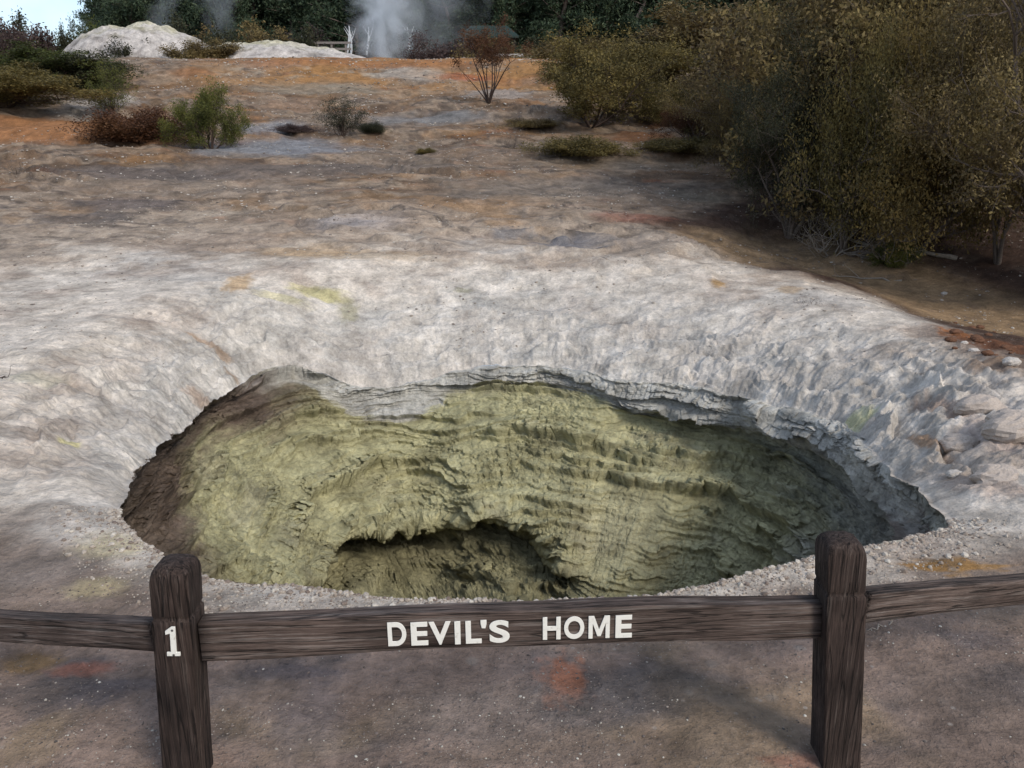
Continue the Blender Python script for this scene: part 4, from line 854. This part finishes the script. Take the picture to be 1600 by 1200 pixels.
# individual rocks at the right
def rock(px, py, s, label, seed, mat):
    p = P(px, py); r = np.random.default_rng(seed); n = 34; m_ = 22; th = np.linspace(0, np.pi, m_)[:, None]; fi = np.linspace(0, 2 * np.pi, n, endpoint=False)[None, :]
    rad = s * (1 + .35 * fbm(np.cos(fi) * np.sin(th) * 1.4 + seed, np.sin(fi) * np.sin(th) * 1.4 + np.cos(th), 5, seed, .6)); V = np.stack([rad * np.sin(th) * np.cos(fi), rad * np.sin(th) * np.sin(fi) * .8, rad * np.cos(th) * .55], -1).reshape(-1, 3)
    o = mesh_np('rock', V, grid_faces(m_, n, True)[:, ::-1], mat, smooth=False); o.location = Vector((p.x, p.y, gz(p.x, p.y) + s * .22)); tag(o, label, 'rock', 'loose rocks on the right rim')
M_ground2 = mat_stone('clay boulder', [(0, (.40, .33, .28)), (1, (.46, .40, .35))])
M_rock = mat_stone('pale rock', [(0, (.42, .38, .34)), (1, (.52, .48, .44))])
for i, (px, py, s, lb) in enumerate([(1577, 586, .065, 'larger pale rock at the right edge below the orange soil'), (1520, 560, .045, 'pale rock on the boundary of orange soil and white clay'), (1492, 745, .05, 'shiny white stone set in the pinkish clay right of the crater'),
      (1505, 548, .03, 'small pale rock touching the orange soil'), (1475, 460, .04, 'white pebble on the dark soil below the forked trunks')]): rock(px, py, s, lb, 600 + i, M_rock)

M_rust = mat_stone('rusty rock', [(0, (.07, .04, .028)), (.6, (.14, .07, .042)), (1, (.24, .17, .13))])
rr4 = random.Random(44)
for i in range(22):
    px = rr4.uniform(1478, 1600); py = rr4.uniform(505, 560) + (px - 1478) * .12; rock(px, py, rr4.uniform(.018, .055), 'small rust-brown broken rock on the orange soil at the right rim', 700 + i, M_rust)
for i, (px, py, s_, lb) in enumerate([(1530, 650, .17, 'upper pale lumpy boulder half buried in the pinkish clay at the right edge'), (1585, 690, .20, 'pale boulder cut off by the right edge of the photo in the pinkish clay'), (1500, 700, .12, 'smaller pinkish boulder half buried beside the right end of the crater'), (1560, 750, .14, 'lowest pinkish boulder half buried above the right rail')]):
    rock(px, py, s_, lb, 740 + i, M_ground2); bpy.context.collection.objects[-1].location.z -= s_ * .12
# ------------------------------------------------------------------ steam
def steam(name, px, d, zbase_py, r0, r1, H, dens, label, lean=0.0, seed=0, nscale=.5):
    c = PD(px, zbase_py, d); n = 32; m_ = 14; rows = []
    for i in range(m_):
        t = i / (m_ - 1); rr = (r0 + (r1 - r0) * t ** .7) * 1.35; a = np.arange(n) / n * 2 * np.pi
        rows.append(np.column_stack([lean * H * t ** 1.3 + rr * np.cos(a), rr * np.sin(a) * .8, np.full(n, H * t)]))
    V = np.vstack(rows + [[[0, 0, 0]], [[lean * H, 0, H]]]); F = grid_faces(m_, n, True).tolist(); j = np.arange(n); k = m_ * n
    F += [[int((a + 1) % n), int(a), k] for a in j] + [[int((m_ - 1) * n + a), int((m_ - 1) * n + (a + 1) % n), k + 1] for a in j]
    me = bpy.data.meshes.new(name); me.from_pydata(V.tolist(), [], F); o = bpy.data.objects.new(name, me); COL.objects.link(o); o.location = c
    m = bpy.data.materials.new('steam'); m.use_nodes = True; N = m.node_tree.nodes; L = m.node_tree.links; N.remove(N['Principled BSDF'])
    tc = N.new('ShaderNodeTexCoord'); sx = N.new('ShaderNodeSeparateXYZ'); L.new(tc.outputs['Object'], sx.inputs[0])
    def M(op, a, b=None, c_=None):
        q = N.new('ShaderNodeMath'); q.operation = op
        for i, v in enumerate((a, b, c_)):
            if v is None: continue
            if isinstance(v, (int, float)): q.inputs[i].default_value = v
            else: L.new(v, q.inputs[i])
        return q.outputs['Value']
    t = M('MAXIMUM', M('DIVIDE', sx.outputs['Z'], H), .0001); cxn = M('MULTIPLY', M('POWER', t, 1.3), lean * H); rad_ = M('ADD', M('MULTIPLY', M('POWER', t, .7), r1 - r0), r0)
    dx = M('DIVIDE', M('SUBTRACT', sx.outputs['X'], cxn), rad_); dy = M('DIVIDE', M('DIVIDE', sx.outputs['Y'], .8), rad_); rr = M('SQRT', M('ADD', M('MULTIPLY', dx, dx), M('MULTIPLY', dy, dy)))
    nn = noise_node(N, L, tc.outputs['Object'], nscale, 4, .55, 1.0); nn.noise_dimensions = '4D'; nn.inputs['W'].default_value = seed
    f = M('SUBTRACT', 1.25, M('ADD', rr, M('MULTIPLY', M('SUBTRACT', nn.outputs['Fac'], .5), 3.6))); f = M('MINIMUM', M('MAXIMUM', f, 0), 1)
    f = M('MULTIPLY', M('MULTIPLY', f, f), M('MULTIPLY_ADD', t, -.55, 1.0)); f = M('MULTIPLY', f, dens)
    pv = N.new('ShaderNodeVolumePrincipled'); pv.inputs['Color'].default_value = (.90, .95, 1.0, 1); pv.inputs['Anisotropy'].default_value = .2; L.new(f, pv.inputs['Density']); L.new(pv.outputs['Volume'], N['Material Output'].inputs['Volume'])
    me.materials.append(m); tag(o, label, 'steam'); return o
steam('steam_plume', 600, 49, 97, 1.0, 2.9, 10, 1.25, 'main white steam plume rising from behind the orange crest', .03, 1, .7)
steam('steam_plume', 655, 54, 100, 2.5, 5.0, 11, .15, 'thin bluish steam veil drifting right of the main plume', .10, 2, .35)
steam('steam_plume', 262, 56, 80, .7, 1.6, 9, .25, 'faint wisp of steam above the white mound', .04, 3, .5)
steam('steam_plume', 345, 57, 70, .7, 1.7, 6, .2, 'faint wisp of steam before the pines right of the white mound', .06, 4, .5)
steam('steam_plume', 130, 58, 86, .8, 1.3, 2.0, .10, 'low steam drifting across the pale sky left of the white mound', -.1, 5, .4)
